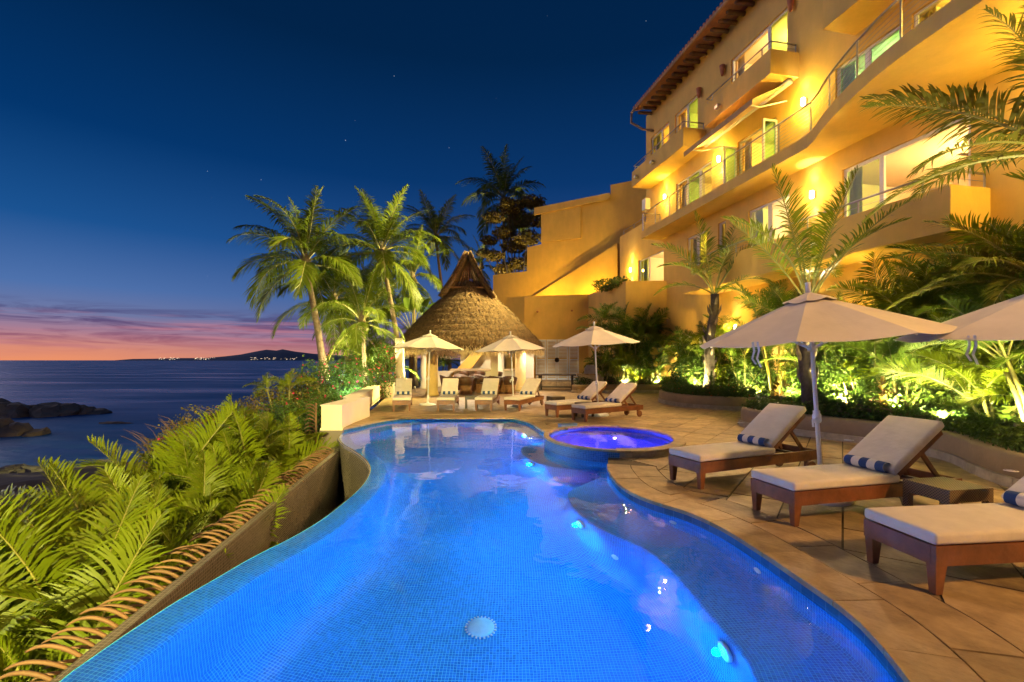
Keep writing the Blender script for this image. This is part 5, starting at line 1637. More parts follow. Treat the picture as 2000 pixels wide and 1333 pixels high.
LF_TREE = leaf_mat('tree_leaf', (.075, .062, .014), (.16, .11, .025), .25, .5, .8, .15)
LF_BROAD = leaf_mat('broad_leaf', (.07, .13, .018), (.12, .17, .025), .35, .35, 2, .2)
LF_CROTON = leaf_mat('croton_leaf', (.14, .055, .015), (.13, .12, .02), .3, .4, 7, .2)
FLOWER = leaf_mat('bougainvillea_bract', (.55, .02, .10), (.62, .05, .16), .35, .6, 8, .1)
TWIG = mat('twig', (.12, .07, .045), rough=.9, var=.3, scale=9)

def frond_mesh(name, a0, a1, n, leaf, lw_, vee, droop, seed, t0=.14, mats=None, width_pow=.75, fwd=(35, 68), curl=0, ragged=0, side_bend=0):
    """unit length pinnate frond growing along +x, rising with angle a0 and ending with angle a1"""
    r = random.Random(seed)
    K = 16; pts = [Vector((0, 0, 0))]
    for i in range(K):
        a = R(a0 + (a1 - a0) * ((i + .5) / K) ** 1.15)
        pts.append(pts[-1] + Vector((math.cos(a), side_bend * (i / K) ** 2, math.sin(a))) / K)
    mb = MB().tube(pts, [.011 * (1 - .86 * i / K) for i in range(K + 1)], 4)
    nr = len(mb.f)
    for k in range(n):
        t = t0 + (1 - t0) * (k + .5) / n
        f_ = t * K; i = min(int(f_), K - 1)
        p = pts[i].lerp(pts[i + 1], f_ - i)
        T = (pts[i + 1] - pts[i]).normalized()
        N = Vector((-T.z, 0, T.x))
        q = (t - t0) / (1 - t0)
        ln = leaf * (min(1, .45 + q * 2.4)) * (max(0.0, 1 - q ** 2.6) * .8 + .2)
        for sd in (-1, 1):
            if ragged and r.random() < ragged: continue
            l_ = ln * r.uniform(.86, 1.08)
            fw = R(fwd[0] + (fwd[1] - fwd[0]) * q ** 1.5 + r.uniform(-9, 9))
            ve = vee + r.uniform(-.16, .16)
            d = (Vector((0, sd, 0)) * math.cos(fw) + T * math.sin(fw) + N * ve).normalized()
            Wv = (T - d * T.dot(d)).normalized() * lw_ * (.65 + .35 * math.sin(math.pi * min(1, q + .15)))
            dr = droop * r.uniform(.75, 1.25)
            def at_(s_): return p + d * (l_ * s_) + Vector((0, 0, -dr * l_ * s_ * s_)) + Vector((0, 0, curl * l_ * math.sin(s_ * 6)))
            b_ = len(mb.v)
            p1, p2, p3 = at_(.38), at_(.74), at_(1.0)
            mb.v += [tuple(p - Wv * .45), tuple(p + Wv * .45), tuple(p1 + Wv), tuple(p1 - Wv), tuple(p2 + Wv * .7), tuple(p2 - Wv * .7), tuple(p3)]
            mb.f += [(b_, b_ + 1, b_ + 2, b_ + 3), (b_ + 3, b_ + 2, b_ + 4, b_ + 5), (b_ + 5, b_ + 4, b_ + 6)]
    me = mb.mesh(name, None)
    for m_ in mats: me.materials.append(m_)
    idx = [0] * nr + [1] * (len(mb.f) - nr)
    me.polygons.foreach_set('material_index', idx)
    return me
def variants(prefix, angles, **k):
    return [frond_mesh('frond', a, b_, seed=i + 11, **k) for i, (a, b_) in enumerate(angles)]
COCO = variants('c', [(84, 55), (74, 20), (64, -12), (54, -38), (40, -58), (24, -72), (4, -80), (-30, -86)], n=66, leaf=.29, lw_=.0075, vee=.22, droop=.55, mats=(RACHIS, LF_COCO), t0=.16)
ARECA = variants('a', [(84, 58), (76, 30), (68, 4), (60, -22), (48, -42), (34, -58)], n=50, leaf=.38, lw_=.0088, vee=.42, droop=.34, mats=(RACHIS, LF_ARECA), t0=.2)
ARECA_D = variants('d', [(84, 58), (76, 30), (68, 4), (60, -22), (48, -42), (34, -58)], n=46, leaf=.37, lw_=.0085, vee=.38, droop=.36, mats=(RACHIS, LF_ARECA_D), t0=.2)
UPR = variants('u', [(80, 66), (74, 50), (66, 30), (72, 8), (58, -20)], n=52, leaf=.23, lw_=.0055, vee=.35, droop=.25, mats=(RACHIS, LF_ARECA), t0=.28, ragged=.14)
BIGF = variants('b', [(42, -14), (32, -24), (20, -42), (55, 5)], n=62, leaf=.27, lw_=.0068, vee=.30, droop=.45, mats=(RACHIS, LF_GOLD), t0=.10, ragged=.12)
GA = 2.39996
def put_frond(parent, me, loc, az, L_, tilt=0, roll=0, name='frond'):
    return link(name, me, parent, loc, (roll, tilt, az), (L_, L_ * random.uniform(.9, 1.1), L_))
def coconut(name, base, crown, L_, n, label, seed, tr=.13, az0=0, meshes=COCO, droopy=0):
    random.seed(seed)
    base = Vector(base); crown = Vector(crown)
    t = empty(name, base, 0, label, 'palm', 'coconut palms beyond the pavilion')
    c = crown - base
    pts = []; K = 12
    for i in range(K + 1):
        k = i / K
        pts.append(Vector((c.x * (k ** 1.25), c.y * k, c.z * k)))
    rad = [tr * (1.35 - .35 * min(1, i / 2.5)) * (1 - .38 * i / K) for i in range(K + 1)]
    MB().tube(pts, rad, 12).build('trunk', BARK, t, smooth=True)
    for i in range(2, K):                 # leaf scar rings
        p = pts[i]; 
        MB().lathe([(rad[i] * 1.0, -.03), (rad[i] * 1.07, 0), (rad[i] * 1.0, .03)], 10, p).build('trunk_ring', BARK, t, smooth=True)
    MB().lathe([(tr * .6, -.25), (tr * 1.5, .0), (tr * 1.3, .25), (.03, .6)], 12, c).build('crown_shaft', BARK, t, smooth=True)
    for k in range(7):
        a = random.uniform(0, 6.28)
        MB().lathe([(.001, -.14), (.10, -.06), (.11, .04), (.05, .13), (.001, .15)], 9, c + Vector((.2 * math.cos(a), .2 * math.sin(a), -.12 - .12 * random.random()))).build('coconut', mat('coconut_husk', (.14, .12, .03), rough=.6, var=.2), t, smooth=True)
    for k in range(n):
        v = min(len(meshes) - 1, int((k / n) * len(meshes) * .98) + (1 if random.random() < droopy else 0))
        a = az0 + k * GA + random.uniform(-.2, .2)
        put_frond(t, meshes[v], c + Vector((.05 * math.cos(a), .05 * math.sin(a), .18 - .25 * k / n)), a, L_ * random.uniform(.85, 1.08), random.uniform(-.08, .08), random.uniform(-.25, .25))
    return t
coconut('coconut_palm', at(634, 742, 20) , at(596, 516, 20), 3.6, 26, 'tall coconut palm with leaning trunk, leftmost and largest against the sky', 21, .17, .3)
coconut('coconut_palm', Vector((at(790, 660, 22).x, 22, -.1)), at(745, 497, 22), 3.4, 25, 'tall coconut palm with trunk just left of the thatched roof', 22, .15, 1.1)
coconut('coconut_palm', Vector((at(880, 600, 33).x, 33, -.1)), at(851, 467, 33), 3.3, 21, 'slim distant coconut palm standing behind the thatched roof', 23, .14, 2.1)
coconut('coconut_palm', Vector((at(985, 560, 42).x, 42, -.1)), at(984, 392, 42), 4.7, 22, 'coconut palm rising above the dark tree behind the boundary wall', 24, .2, .7)
coconut('coconut_palm', Vector((at(694, 690, 24).x, 24, -1)), at(652, 588, 24), 3.5, 22, 'short coconut palm between the two tall ones, low crown', 25, .14, 1.9)
coconut('coconut_palm', Vector((at(716, 690, 21).x, 21, -.8)), at(707, 632, 21), 2.8, 18, 'young coconut palm behind the flowering bush', 26, .11, .2)
coconut('coconut_palm', Vector((at(812, 640, 29).x, 29, -.1)), at(806, 545, 29), 3.0, 15, 'yellowing coconut palm behind the banana like plant', 27, .13, 2.9, droopy=.7)
coconut('coconut_palm', Vector((at(700, 660, 36).x, 36, -2)), at(718, 575, 36), 4.0, 14, 'dark coconut palm far back between the trunks', 28, .15, .9)
coconut('coconut_palm', Vector((at(925, 600, 44).x, 44, -1)), at(940, 520, 44), 3.2, 12, 'dark palm tip behind the peak of the thatched roof', 29, .15, .4)
# traveller's palm with paddle leaves
tp_ = empty('paddle_palm', Vector((at(803, 640, 26).x, 26, -.1)), 0, 'yellow paddle leaved palm with torn upright leaves left of the roof', 'palm')
MB().tube([(0, 0, 0), (0, 0, 2.8), (0.1, 0, 3.5)], [.14, .13, .17], 10).build('trunk', BARK, tp_, smooth=True)
for k in range(11):
    a = R(-52 + k * 10.5)
    d = Vector((math.sin(a), .06 * (-1) ** k, math.cos(a)))
    st = Vector((.08, 0, 3.2))
    MB().tube([st, st + d * 1.0 + Vector((0, 0, .1)), st + d * 1.5], [.035, .02, .012], 6).build('leaf_stalk', RACHIS, tp_)
    mb = MB(); N_ = 10; sdv = Vector((math.cos(a), .35 * (-1) ** k, -math.sin(a)))
    for i in range(N_ + 1):
        q = i / N_; w_ = .20 * math.sin(math.pi * (q * .93 + .05)) ** .6
        c = st + d * (1.3 + 1.15 * q) + Vector((math.sin(a) * .3 * q * q, 0, -.25 * q * q))
        jj = random.uniform(.8, 1)
        mb.v += [tuple(c - sdv * w_ * jj), tuple(c + Vector((0, .02, 0))), tuple(c + sdv * w_ * jj)]
        if i and random.random() > .08:
            j = 3 * i; mb.f += [(j - 3, j - 2, j + 1, j), (j - 2, j - 1, j + 2, j + 1)]
    mb.build('leaf', LF_BROAD, tp_)

# ---- clumping areca palms
def areca(base, label, seed, stems=4, h=(.5, 1.2), L_=(1.5, 2.0), per=6, meshes=ARECA, spread=.28, group='areca palms on the seaward slope', name='areca_palm', clear=False, cane=True):
    random.seed(seed)
    t = empty(name, base, 0, label, 'palm', group)
    for s_ in range(stems):
        a = s_ * GA + seed; hh = random.uniform(*h)
        d = Vector((math.cos(a), math.sin(a), 0))
        p0 = d * spread * .5 * random.uniform(.2, 1); p1 = d * spread * (1 + hh * .35) + Vector((0, 0, hh))
        if cane: MB().tube([p0, (p0 + p1) / 2 + Vector((0, 0, .08 * hh)), p1], [.035, .03, .025], 6).build('cane', RACHIS, t, smooth=True)
        for k in range(per):
            v = min(len(meshes) - 1, int(k / per * len(meshes)))
            aa = a + k * GA + random.uniform(-.3, .3)
            if clear and base[1] + p1.y < 10.3 and base[0] + p1.x + math.cos(aa) * L_[1] * .86 > -2.50 - .15 * (base[1] + p1.y - 2): aa = math.pi - aa
            put_frond(t, meshes[v], p1, aa, random.uniform(*L_) * (1 if k else .8) * random.uniform(.8, 1.1), random.uniform(-.16, .16), random.uniform(-.65, .65))
    return t
LEFT = [
    (-3.42, 2.75, -2.1, 3, (.1, .5), (1.3, 1.7), 'areca palm in the bottom left corner beside the curved ribs'),
    (-3.75, 3.6, -2.1, 4, (.5, 1.1), (1.6, 2.1), 'areca palm with the largest pale frond at the left picture edge'),
    (-3.55, 4.15, -2.1, 4, (.3, .8), (1.4, 1.8), 'areca palm close to the curved ribs, above the corner one'),
    (-4.05, 5.2, -2.1, 4, (.6, 1.1), (1.5, 1.9), 'areca palm beside the middle of the channel wall'),
    (-4.15, 6.3, -2.1, 4, (.6, 1.2), (1.4, 1.8), 'areca palm by the far half of the channel wall'),
    (-4.4, 7.4, -2.0, 4, (.8, 1.3), (1.4, 1.8), 'areca palm near the far end of the channel wall'),
    (-4.75, 8.6, -1.9, 4, (.8, 1.4), (1.3, 1.7), 'areca palm in front of the cream parapet end'),
    (-4.75, 4.5, -2.5, 4, (.7, 1.2), (1.6, 2.0), 'areca palm in the second row at the left edge'),
    (-4.95, 5.9, -2.6, 4, (.8, 1.4), (1.6, 2.1), 'areca palm in the second row left of the middle'),
    (-5.1, 7.2, -2.6, 5, (1.0, 1.7), (1.6, 2.0), 'areca palm in the second row with a tall upright spear'),
    (-5.2, 8.6, -2.5, 4, (1.1, 1.8), (1.5, 1.9), 'areca palm in the second row before the scrub'),
    (-6.1, 6.9, -3.2, 4, (.9, 1.6), (1.6, 2.1), 'areca palm lower on the slope, third row left'),
    (-6.5, 8.6, -3.3, 4, (1.2, 1.9), (1.6, 2.0), 'areca palm lower on the slope, third row middle'),
    (-6.2, 10.2, -2.9, 4, (1.0, 1.7), (1.5, 1.9), 'areca palm at the top of the seaward planting by the scrub'),
    (-7.8, 9.4, -3.9, 4, (1.0, 1.6), (1.5, 1.9), 'areca palm farthest down the slope towards the rocks'),
    (-3.15, 3.2, -2.0, 3, (.2, .6), (1.0, 1.4), 'small areca palm tucked against the ribs near the corner'),
    (-3.3, 4.7, -2.0, 4, (.3, .8), (1.0, 1.4), 'small areca palm leaning over the middle of the ribs'),
    (-3.6, 5.75, -2.0, 4, (.4, .9), (1.1, 1.5), 'small areca palm beside the far half of the ribs'),
    (-3.95, 6.9, -2.0, 4, (.6, 1.0), (1.1, 1.5), 'small areca palm close to the channel end'),
    (-4.3, 3.9, -2.3, 4, (.6, 1.0), (1.4, 1.8), 'areca palm filling the left edge between the two rows'),
    (-4.5, 5.2, -2.4, 4, (.7, 1.2), (1.4, 1.8), 'areca palm between the first and second rows, middle'),
    (-4.7, 6.6, -2.4, 4, (.8, 1.3), (1.4, 1.8), 'areca palm between the first and second rows, far'),
    (-5.6, 9.6, -2.6, 5, (1.0, 1.7), (1.5, 1.9), 'areca palm in front of the reddish scrub')]
for i, (x, y, z, st, h, L_, lab) in enumerate(LEFT): areca((x, y, z), lab, 40 + i, st, h, L_, 9, ARECA, clear=True)

DRYF = variants('x', [(40, -50), (25, -66), (10, -75)], n=34, leaf=.34, lw_=.0075, vee=.15, droop=.55, mats=(TWIG, LF_DRY), t0=.2, ragged=.25)
random.seed(77)
for o_ in [q for q in COL.objects if q.get('group') == 'areca palms on the seaward slope']:
    for k in range(2):
        put_frond(o_, DRYF[random.randrange(3)], (0, 0, random.uniform(.2, .6)), random.uniform(1.9, 4.4), random.uniform(1.0, 1.5), 0, random.uniform(-.4, .4), 'dry_frond')

# ---- the curved brown ribs along the channel wall
ribs = empty('rib_guard', (-3.2, 5.5, -.35), 0, 'long row of curved brown ribs fixed along the channel wall', 'guard')
RIBM = mat('rib_wood', (.15, .078, .036), rough=.7, var=.25, scale=7, obj_var=.15)
rp = [Vector((0, 0, 0)), Vector((-.07, -.02, .055)), Vector((-.15, -.03, .08)), Vector((-.23, -.03, .07)), Vector((-.30, -.02, .03))]
rm = MB().tube(catmull(rp, 3), [.010, .012, .013, .0135, .0135, .013, .0125, .012, .011, .010, .009, .007, .004], 6).mesh('rib', RIBM, True)
N_R = 70
for i in range(N_R):
    k = i / (N_R - 1)
    p = A0.lerp(A1, .0 + .97 * k) + nrm * .11 + Vector((0, 0, -.23))
    link('rib', rm, ribs, p - Vector(ribs.location), (random.uniform(-.15, .15), random.uniform(-.1, .15), math.atan2(nrm.y, nrm.x) - math.pi + random.uniform(-.12, .12)), (1.05, 1, random.uniform(.8, 1.1)))
    link('rib', rm, ribs, p - Vector(ribs.location) + Vector((.03, .04, -.06)), (random.uniform(-.15, .15), random.uniform(-.1, .15), math.atan2(nrm.y, nrm.x) - math.pi + random.uniform(-.12, .12)), (.8, 1, .7))
for i in range(16):                       # the same ribs climbing beside the parapet end
    p = Vector((-4.5, 10.45, -.75 + i * .083))
    link('rib', rm, ribs, p - Vector(ribs.location), (0, random.uniform(-.1, .1), random.uniform(-.2, .1)), (1.0 - .012 * i, 1, 1.2))
MB().tube([(-4.5, 10.45, -.9), (-4.5, 10.45, .62)], .02, 6).build('rib_post', RIBM, ribs, world=True)

# ---- leafy masses
def leaves(blobs, n, size, seed, aspect=.5, shell=.55, flat=.5):
    r = np.random.default_rng(seed)
    vol = np.array([b_[1][0] * b_[1][1] * b_[1][2] for b_ in blobs]) ** .75; vol /= vol.sum()
    idx = r.choice(len(blobs), n, p=vol)
    C_ = np.array([b_[0] for b_ in blobs], float)[idx]; RR = np.array([b_[1] for b_ in blobs], float)[idx]
    d = r.normal(size=(n, 3)); d /= np.linalg.norm(d, axis=1)[:, None]
    rad = np.where(r.random(n) < shell, r.uniform(.82, 1.08, n), r.random(n) ** (1 / 3))
    lump = 1 + .16 * np.sin(d[:, 0] * 7 + idx) * np.sin(d[:, 1] * 6 + idx * 2) + .12 * np.sin(d[:, 2] * 9 + d[:, 0] * 5)
    P = C_ + d * RR * (rad * lump)[:, None]
    nrm_ = d * .7 + r.normal(size=(n, 3)) * .6 + np.array([0, 0, flat]); nrm_ /= np.linalg.norm(nrm_, axis=1)[:, None]
    u_ = np.cross(nrm_, r.normal(size=(n, 3))); u_ /= np.linalg.norm(u_, axis=1)[:, None]
    v = np.cross(nrm_, u_)
    s_ = size * r.uniform(.6, 1.35, n)[:, None]
    V = np.stack([P - u_ * s_, P + v * s_ * aspect + nrm_ * s_ * .12, P + u_ * s_, P - v * s_ * aspect + nrm_ * s_ * .12], 1).reshape(-1, 3)
    me = bpy.data.meshes.new('foliage')
    F = np.arange(4 * n).reshape(-1, 4)
    me.from_pydata(V.tolist(), [], F.tolist())
    return me
def bush(name, base, blobs, n, size, leafm, label, cat, seed, group=None, twigs=10, flowers=0, bare=0, twigm=TWIG, fl_m=None, aspect=.5):
    random.seed(seed)
    t = empty(name, base, 0, label, cat, group)
    me = leaves(blobs, n, size, seed, aspect); me.materials.append(leafm)
    link('foliage', me, t)
    for k in range(twigs):
        c, rr = random.choice(blobs)
        e = Vector(c) + Vector((random.uniform(-.8, .8) * rr[0], random.uniform(-.8, .8) * rr[1], random.uniform(-.2, .9) * rr[2]))
        s0 = Vector((random.uniform(-.25, .25), random.uniform(-.25, .25), 0))
        MB().tube([s0, s0.lerp(e, .5) + Vector((random.uniform(-.1, .1), random.uniform(-.1, .1), .15)), e], [.028, .018, .006], 5).build('stem', twigm, t)
    for k in range(bare):
        c, rr = random.choice(blobs)
        a = random.uniform(0, 6.28)
        s0 = Vector(c) + Vector((math.cos(a) * rr[0] * .6, math.sin(a) * rr[1] * .6, rr[2] * .4))
        e = s0 + Vector((math.cos(a) * random.uniform(.3, .9), math.sin(a) * .3, random.uniform(.15, .7)))
        MB().tube([s0, s0.lerp(e, .5) + Vector((0, 0, .12)), e], [.012, .008, .003], 4).build('bare_twig', twigm, t)
    if flowers:
        me = leaves(blobs, flowers, size * .85, seed + 5, .75, .95); me.materials.append(fl_m or FLOWER)
        o = link('flower', me, t); o['kind'] = 'stuff'
    return t
# flowering bush by the parapet, lit white green
bush('bougainvillea', (-6.6, 17.0, -.9), [((0, 0, 1.3), (1.0, 1.2, 1.2)), ((.45, .7, 1.6), (.75, .9, 1.0)), ((-.9, .2, 1.3), (.9, 1, 1.1)), ((-.3, -1.0, .9), (.9, .9, .8)), ((.3, -1.9, .6), (.6, .9, .7))], 15000, .05, LF_BUSH,
     'dense flowering bush lit greenish white beside the parapet', 'bush', 61, 'bushes along the parapet', 14, 320, 12)
bush('bougainvillea', (-7.9, 15.0, -1.4), [((0, 0, 1.0), (1.1, 1.1, 1.1)), ((-.7, -.6, .8), (.9, .9, .8)), ((.6, .7, 1.6), (.8, .8, .9)), ((.9, -.9, .9), (.8, .9, .9))], 10000, .05, LF_SCRUB,
     'yellow green leafy scrub in the middle of the seaward bushes', 'bush', 62, 'bushes along the parapet', 12, 60, 26)
bush('bougainvillea', (-8.5, 12.6, -1.9), [((0, 0, .9), (1.3, 1.1, .9)), ((-1.0, .2, .6), (.9, .8, .6)), ((.8, -.3, 1.0), (.9, .8, .8))], 5200, .045, LF_SCRUB,
     'sparse reddish scrub with bare twigs reaching over the sea', 'bush', 63, 'bushes along the parapet', 14, 40, 70)
bush('bougainvillea', (-6.0, 12.6, -1.3), [((0, 0, .8), (.9, 1.0, .9)), ((-.6, .6, 1.0), (.7, .7, .8)), ((.3, -.8, .7), (.7, .8, .7))], 7000, .05, LF_BUSH,
     'green bush right behind the parapet end wall', 'bush', 64, 'bushes along the parapet', 10, 40, 14)
bush('bougainvillea', (-5.5, 19.4, -.4), [((0, 0, 1.4), (.5, .7, 1.1)), ((-.1, .5, 2.1), (.5, .5, .6))], 3200, .05, LF_BUSH,
     'thin climbing bush with red flowers by the pavilion post', 'bush', 65, 'bushes along the parapet', 8, 170, 8)
bush('shore_shrub', (-15.5, 19, -5.6), [((0, 0, .7), (1.9, 1.5, .9)), ((1.6, .6, .5), (1.2, 1, .7))], 5000, .06, LF_HEDGE, 'dark low shrub above the shore boulders', 'bush', 66, twigs=6)
bush('bougainvillea', (-9.8, 14.6, -2.0), [((0, 0, 1.0), (1.3, 1.1, 1.0)), ((.9, .3, 1.2), (1.0, .9, .9)), ((-1.0, -.2, .6), (.9, .8, .6))], 6000, .05, LF_SCRUB,
     'yellowish scrub at the left of the seaward bushes', 'bush', 72, 'bushes along the parapet', 12, 50, 40)
bush('bougainvillea', (-7.0, 11.4, -1.9), [((0, 0, .9), (1.0, .9, .9)), ((.7, .5, 1.0), (.8, .8, .8))], 5200, .05, LF_BUSH,
     'green leafy bush between the areca palms and the parapet', 'bush', 73, 'bushes along the parapet', 10, 30, 14)
areca((-7.2, 14.3, -1.3), 'young pale palm with one bare stem standing among the scrub', 66, 2, (1.9, 2.2), (.7, .9), 6, ARECA)
areca((-6.7, 22.5, -.6), 'green palm filling the gap left of the pavilion post', 67, 4, (1.2, 2.4), (1.5, 2.1), 6, ARECA_D, group='palms behind the pavilion')
areca((-4.6, 29.5, -.1), 'leafy palm seen under the pavilion roof at the back', 68, 4, (.8, 1.6), (1.4, 1.8), 6, ARECA_D, group='palms behind the pavilion')
areca((-8.4, 27.5, -1.2), 'dark palm clump between the coconut trunks', 69, 5, (1.6, 3.4), (1.8, 2.6), 6, ARECA_D, group='palms behind the pavilion')
areca((-5.6, 31.5, -.4), 'dark palm clump left of the thatched eave', 70, 5, (2.0, 3.8), (1.8, 2.6), 6, ARECA_D, group='palms behind the pavilion')
# big dark tree behind the boundary wall
tr = empty('broadleaf_tree', (.2, 38.5, -.05), 0, 'dark broadleaf tree with clumped crown behind the boundary wall', 'tree')
MB().tube([(0.6, 0, 0), (.5, 0, 3.5), (.2, 0, 6.5), (-.1, 0, 9)], [.35, .28, .2, .1], 10).build('trunk', BARK_D, tr, smooth=True)
blob = []
rr_ = random.Random(9)
for px, py, r_ in ((1000, 405, .9), (1040, 395, .8), (965, 425, .7), (1015, 430, 1.0), (985, 455, .8), (1030, 465, .9), (1005, 480, .9), (955, 470, .6), (965, 500, .7), (1010, 515, .8), (985, 525, .7), (945, 495, .5), (1045, 430, .8), (1040, 500, .7), (1048, 520, .6), (990, 395, .5)):
    p = at(px, py, 38.5 + rr_.uniform(-1, 1)) - Vector(tr.location)
    blob.append((tuple(p), (r_ * 1.15, r_, r_ * .62)))
    MB().tube([(.3, 0, 5 + rr_.uniform(-1, 1)), tuple(p.lerp(Vector((.3, 0, 6)), .4) + Vector((0, 0, -.2))), tuple(p)], [.08, .05, .02], 5).build('limb', BARK_D, tr)
me = leaves(blob, 13000, .12, 9, .55, .8, .8); me.materials.append(LF_TREE); link('crown', me, tr)

# ---- planters on the right
def planter(pts, h, w_, label, steps=.75):
    c = sum(pts, Vector()) / len(pts)
    t = empty('planter_wall', (c.x, c.y, 0), 0, label, 'planter')
    path = resample(catmull(pts, 6), .12)
    inn = offset_path(path, w_); ino = offset_path(path, .07)
    base_path = path
    d = 0; i = 0
    n = max(1, int(len(path) * .12 / steps)); 
    for k in range(n):                    # base course of stone blocks
        i0 = int(k * (len(path) - 1) / n); i1 = int((k + 1) * (len(path) - 1) / n)
        if i1 <= i0: continue
        A = path[i0:i1 + 1]; B = offset_path(path, .3)[i0:i1 + 1]
        A = [a.copy() for a in A]; A[-1] = A[-1].lerp(A[-2], .06); B[-1] = B[-1].lerp(B[-2], .06)
        MB().prism([(p.x, p.y) for p in A + B[::-1]], 0, .13).build('base_stone', PLANTERS, t, world=True)
    mb = MB(); o1 = offset_path(path, .045); profp = [(.055, .131), (.045, .19), (.05, h - .05), (.075, h - .015), (.11, h), (w_ - .03, h), (w_, h - .03), (w_, .0)]
    rows = [offset_path(path, o_) for o_, z in profp]
    for i in range(len(path)):
        for (o_, z), row in zip(profp, rows): mb.v.append((row[i].x, row[i].y, z))
    npf = len(profp)
    for i in range(len(path) - 1):
        for j in range(npf - 1):
            a = i * npf + j; mb.f.append((a, a + npf, a + npf + 1, a + 1))
    mb.f.append(tuple(range(npf))[::-1]); mb.f.append(tuple((len(path) - 1) * npf + j for j in range(npf)))
    mb.build('wall', PLANTERM, t, smooth=True, world=True)
    return path
V2 = lambda x, y: Vector((x, y, 0))
# walked so that the soil is on the left
pC = [V2(7.6, 11.9), V2(6.4, 11.95), V2(5.75, 11.5), V2(5.53, 10.9), V2(5.62, 10.3), V2(6.1, 9.6), V2(6.48, 9.0), V2(6.75, 8.5), V2(6.93, 7.6), V2(6.8, 7.0), V2(6.52, 6.5), V2(6.25, 5.8), V2(6.2, 4.9), V2(6.4, 3.6), V2(6.5, 1)]
pB = [V2(8.4, 19.6), V2(6.9, 19.4), V2(6.0, 18.5), V2(5.62, 17.4), V2(5.62, 16.4), V2(5.9, 15.4), V2(6.6, 14.7), V2(7.4, 14.35), V2(9, 14.2)]
pA = [V2(2.9, 22.3), V2(3.3, 22.1), V2(4.46, 22.45), V2(6.14, 22.4), V2(7.64, 22.2), V2(9, 22.1)]
cC = planter(pC, .44, .36, 'long curving tan planter wall behind the near loungers')
cB = planter(pB, .42, .36, 'rounded tan planter wall in the middle distance')
cA = planter(pA, .40, .32, 'low tan planter wall under the far palm screen')
def soil(path, far_pts, z, name, label):
    inn = offset_path(path, .2)
    o = MB().prism([(p.x, p.y) for p in inn] + far_pts, .0, z).build(name, SOIL)
    tag(o, label, 'soil', kind='structure')
soil(cC, [(10.9, 1), (10.9, 7.5), (10.2, 11.9)], .34, 'bed_soil', 'dark soil of the near planting bed')
soil(cB, [(9.6, 14.2), (8.7, 19.6)], .33, 'bed_soil', 'dark soil of the middle planting bed')
soil(cA, [(9, 24.5), (5.4, 24.6), (3.2, 23.2)], .31, 'bed_soil', 'dark soil of the far planting bed')
# clipped hedges along the planters
def hedge(path, i0, i1, off, w_, h, n, label, seed, z0=.32, fl=0):
    seg = offset_path(path, off)[int(i0 * (len(path) - 1)):int(i1 * (len(path) - 1)) + 1]
    c = sum(seg, Vector()) / len(seg)
    blobs = [((p.x - c.x, p.y - c.y, h * .5), (w_ * .55 + .06, w_ * .55 + .06, h * .55)) for p in resample(seg, .3)]
    bush('low_hedge', (c.x, c.y, z0), blobs, n, .034, LF_HEDGE, label, 'hedge', seed, 'clipped low hedges in the planters', 16, fl, 0, fl_m=leaf_mat('ixora_flower', (.45, .07, .02), (.5, .1, .03), .3, .6, 8, .1))
hedge(cC, .03, .30, .50, .5, .34, 9000, 'clipped hedge at the rounded far tip of the near planter', 81, fl=70)
hedge(cC, .33, .50, .55, .5, .40, 7000, 'dark clipped hedge behind the middle near lounger', 82)
hedge(cC, .52, .80, .48, .5, .38, 11000, 'clipped hedge along the near planter towards the right edge', 83)
hedge(cB, .12, .88, .50, .6, .42, 15000, 'clipped hedge with orange flowers round the middle planter', 84, fl=150)
hedge(cA, .12, .95, .45, .5, .45, 12000, 'clipped hedge at the foot of the far palm screen', 85, fl=40)
G_R = 'palms in the garden beside the villa'
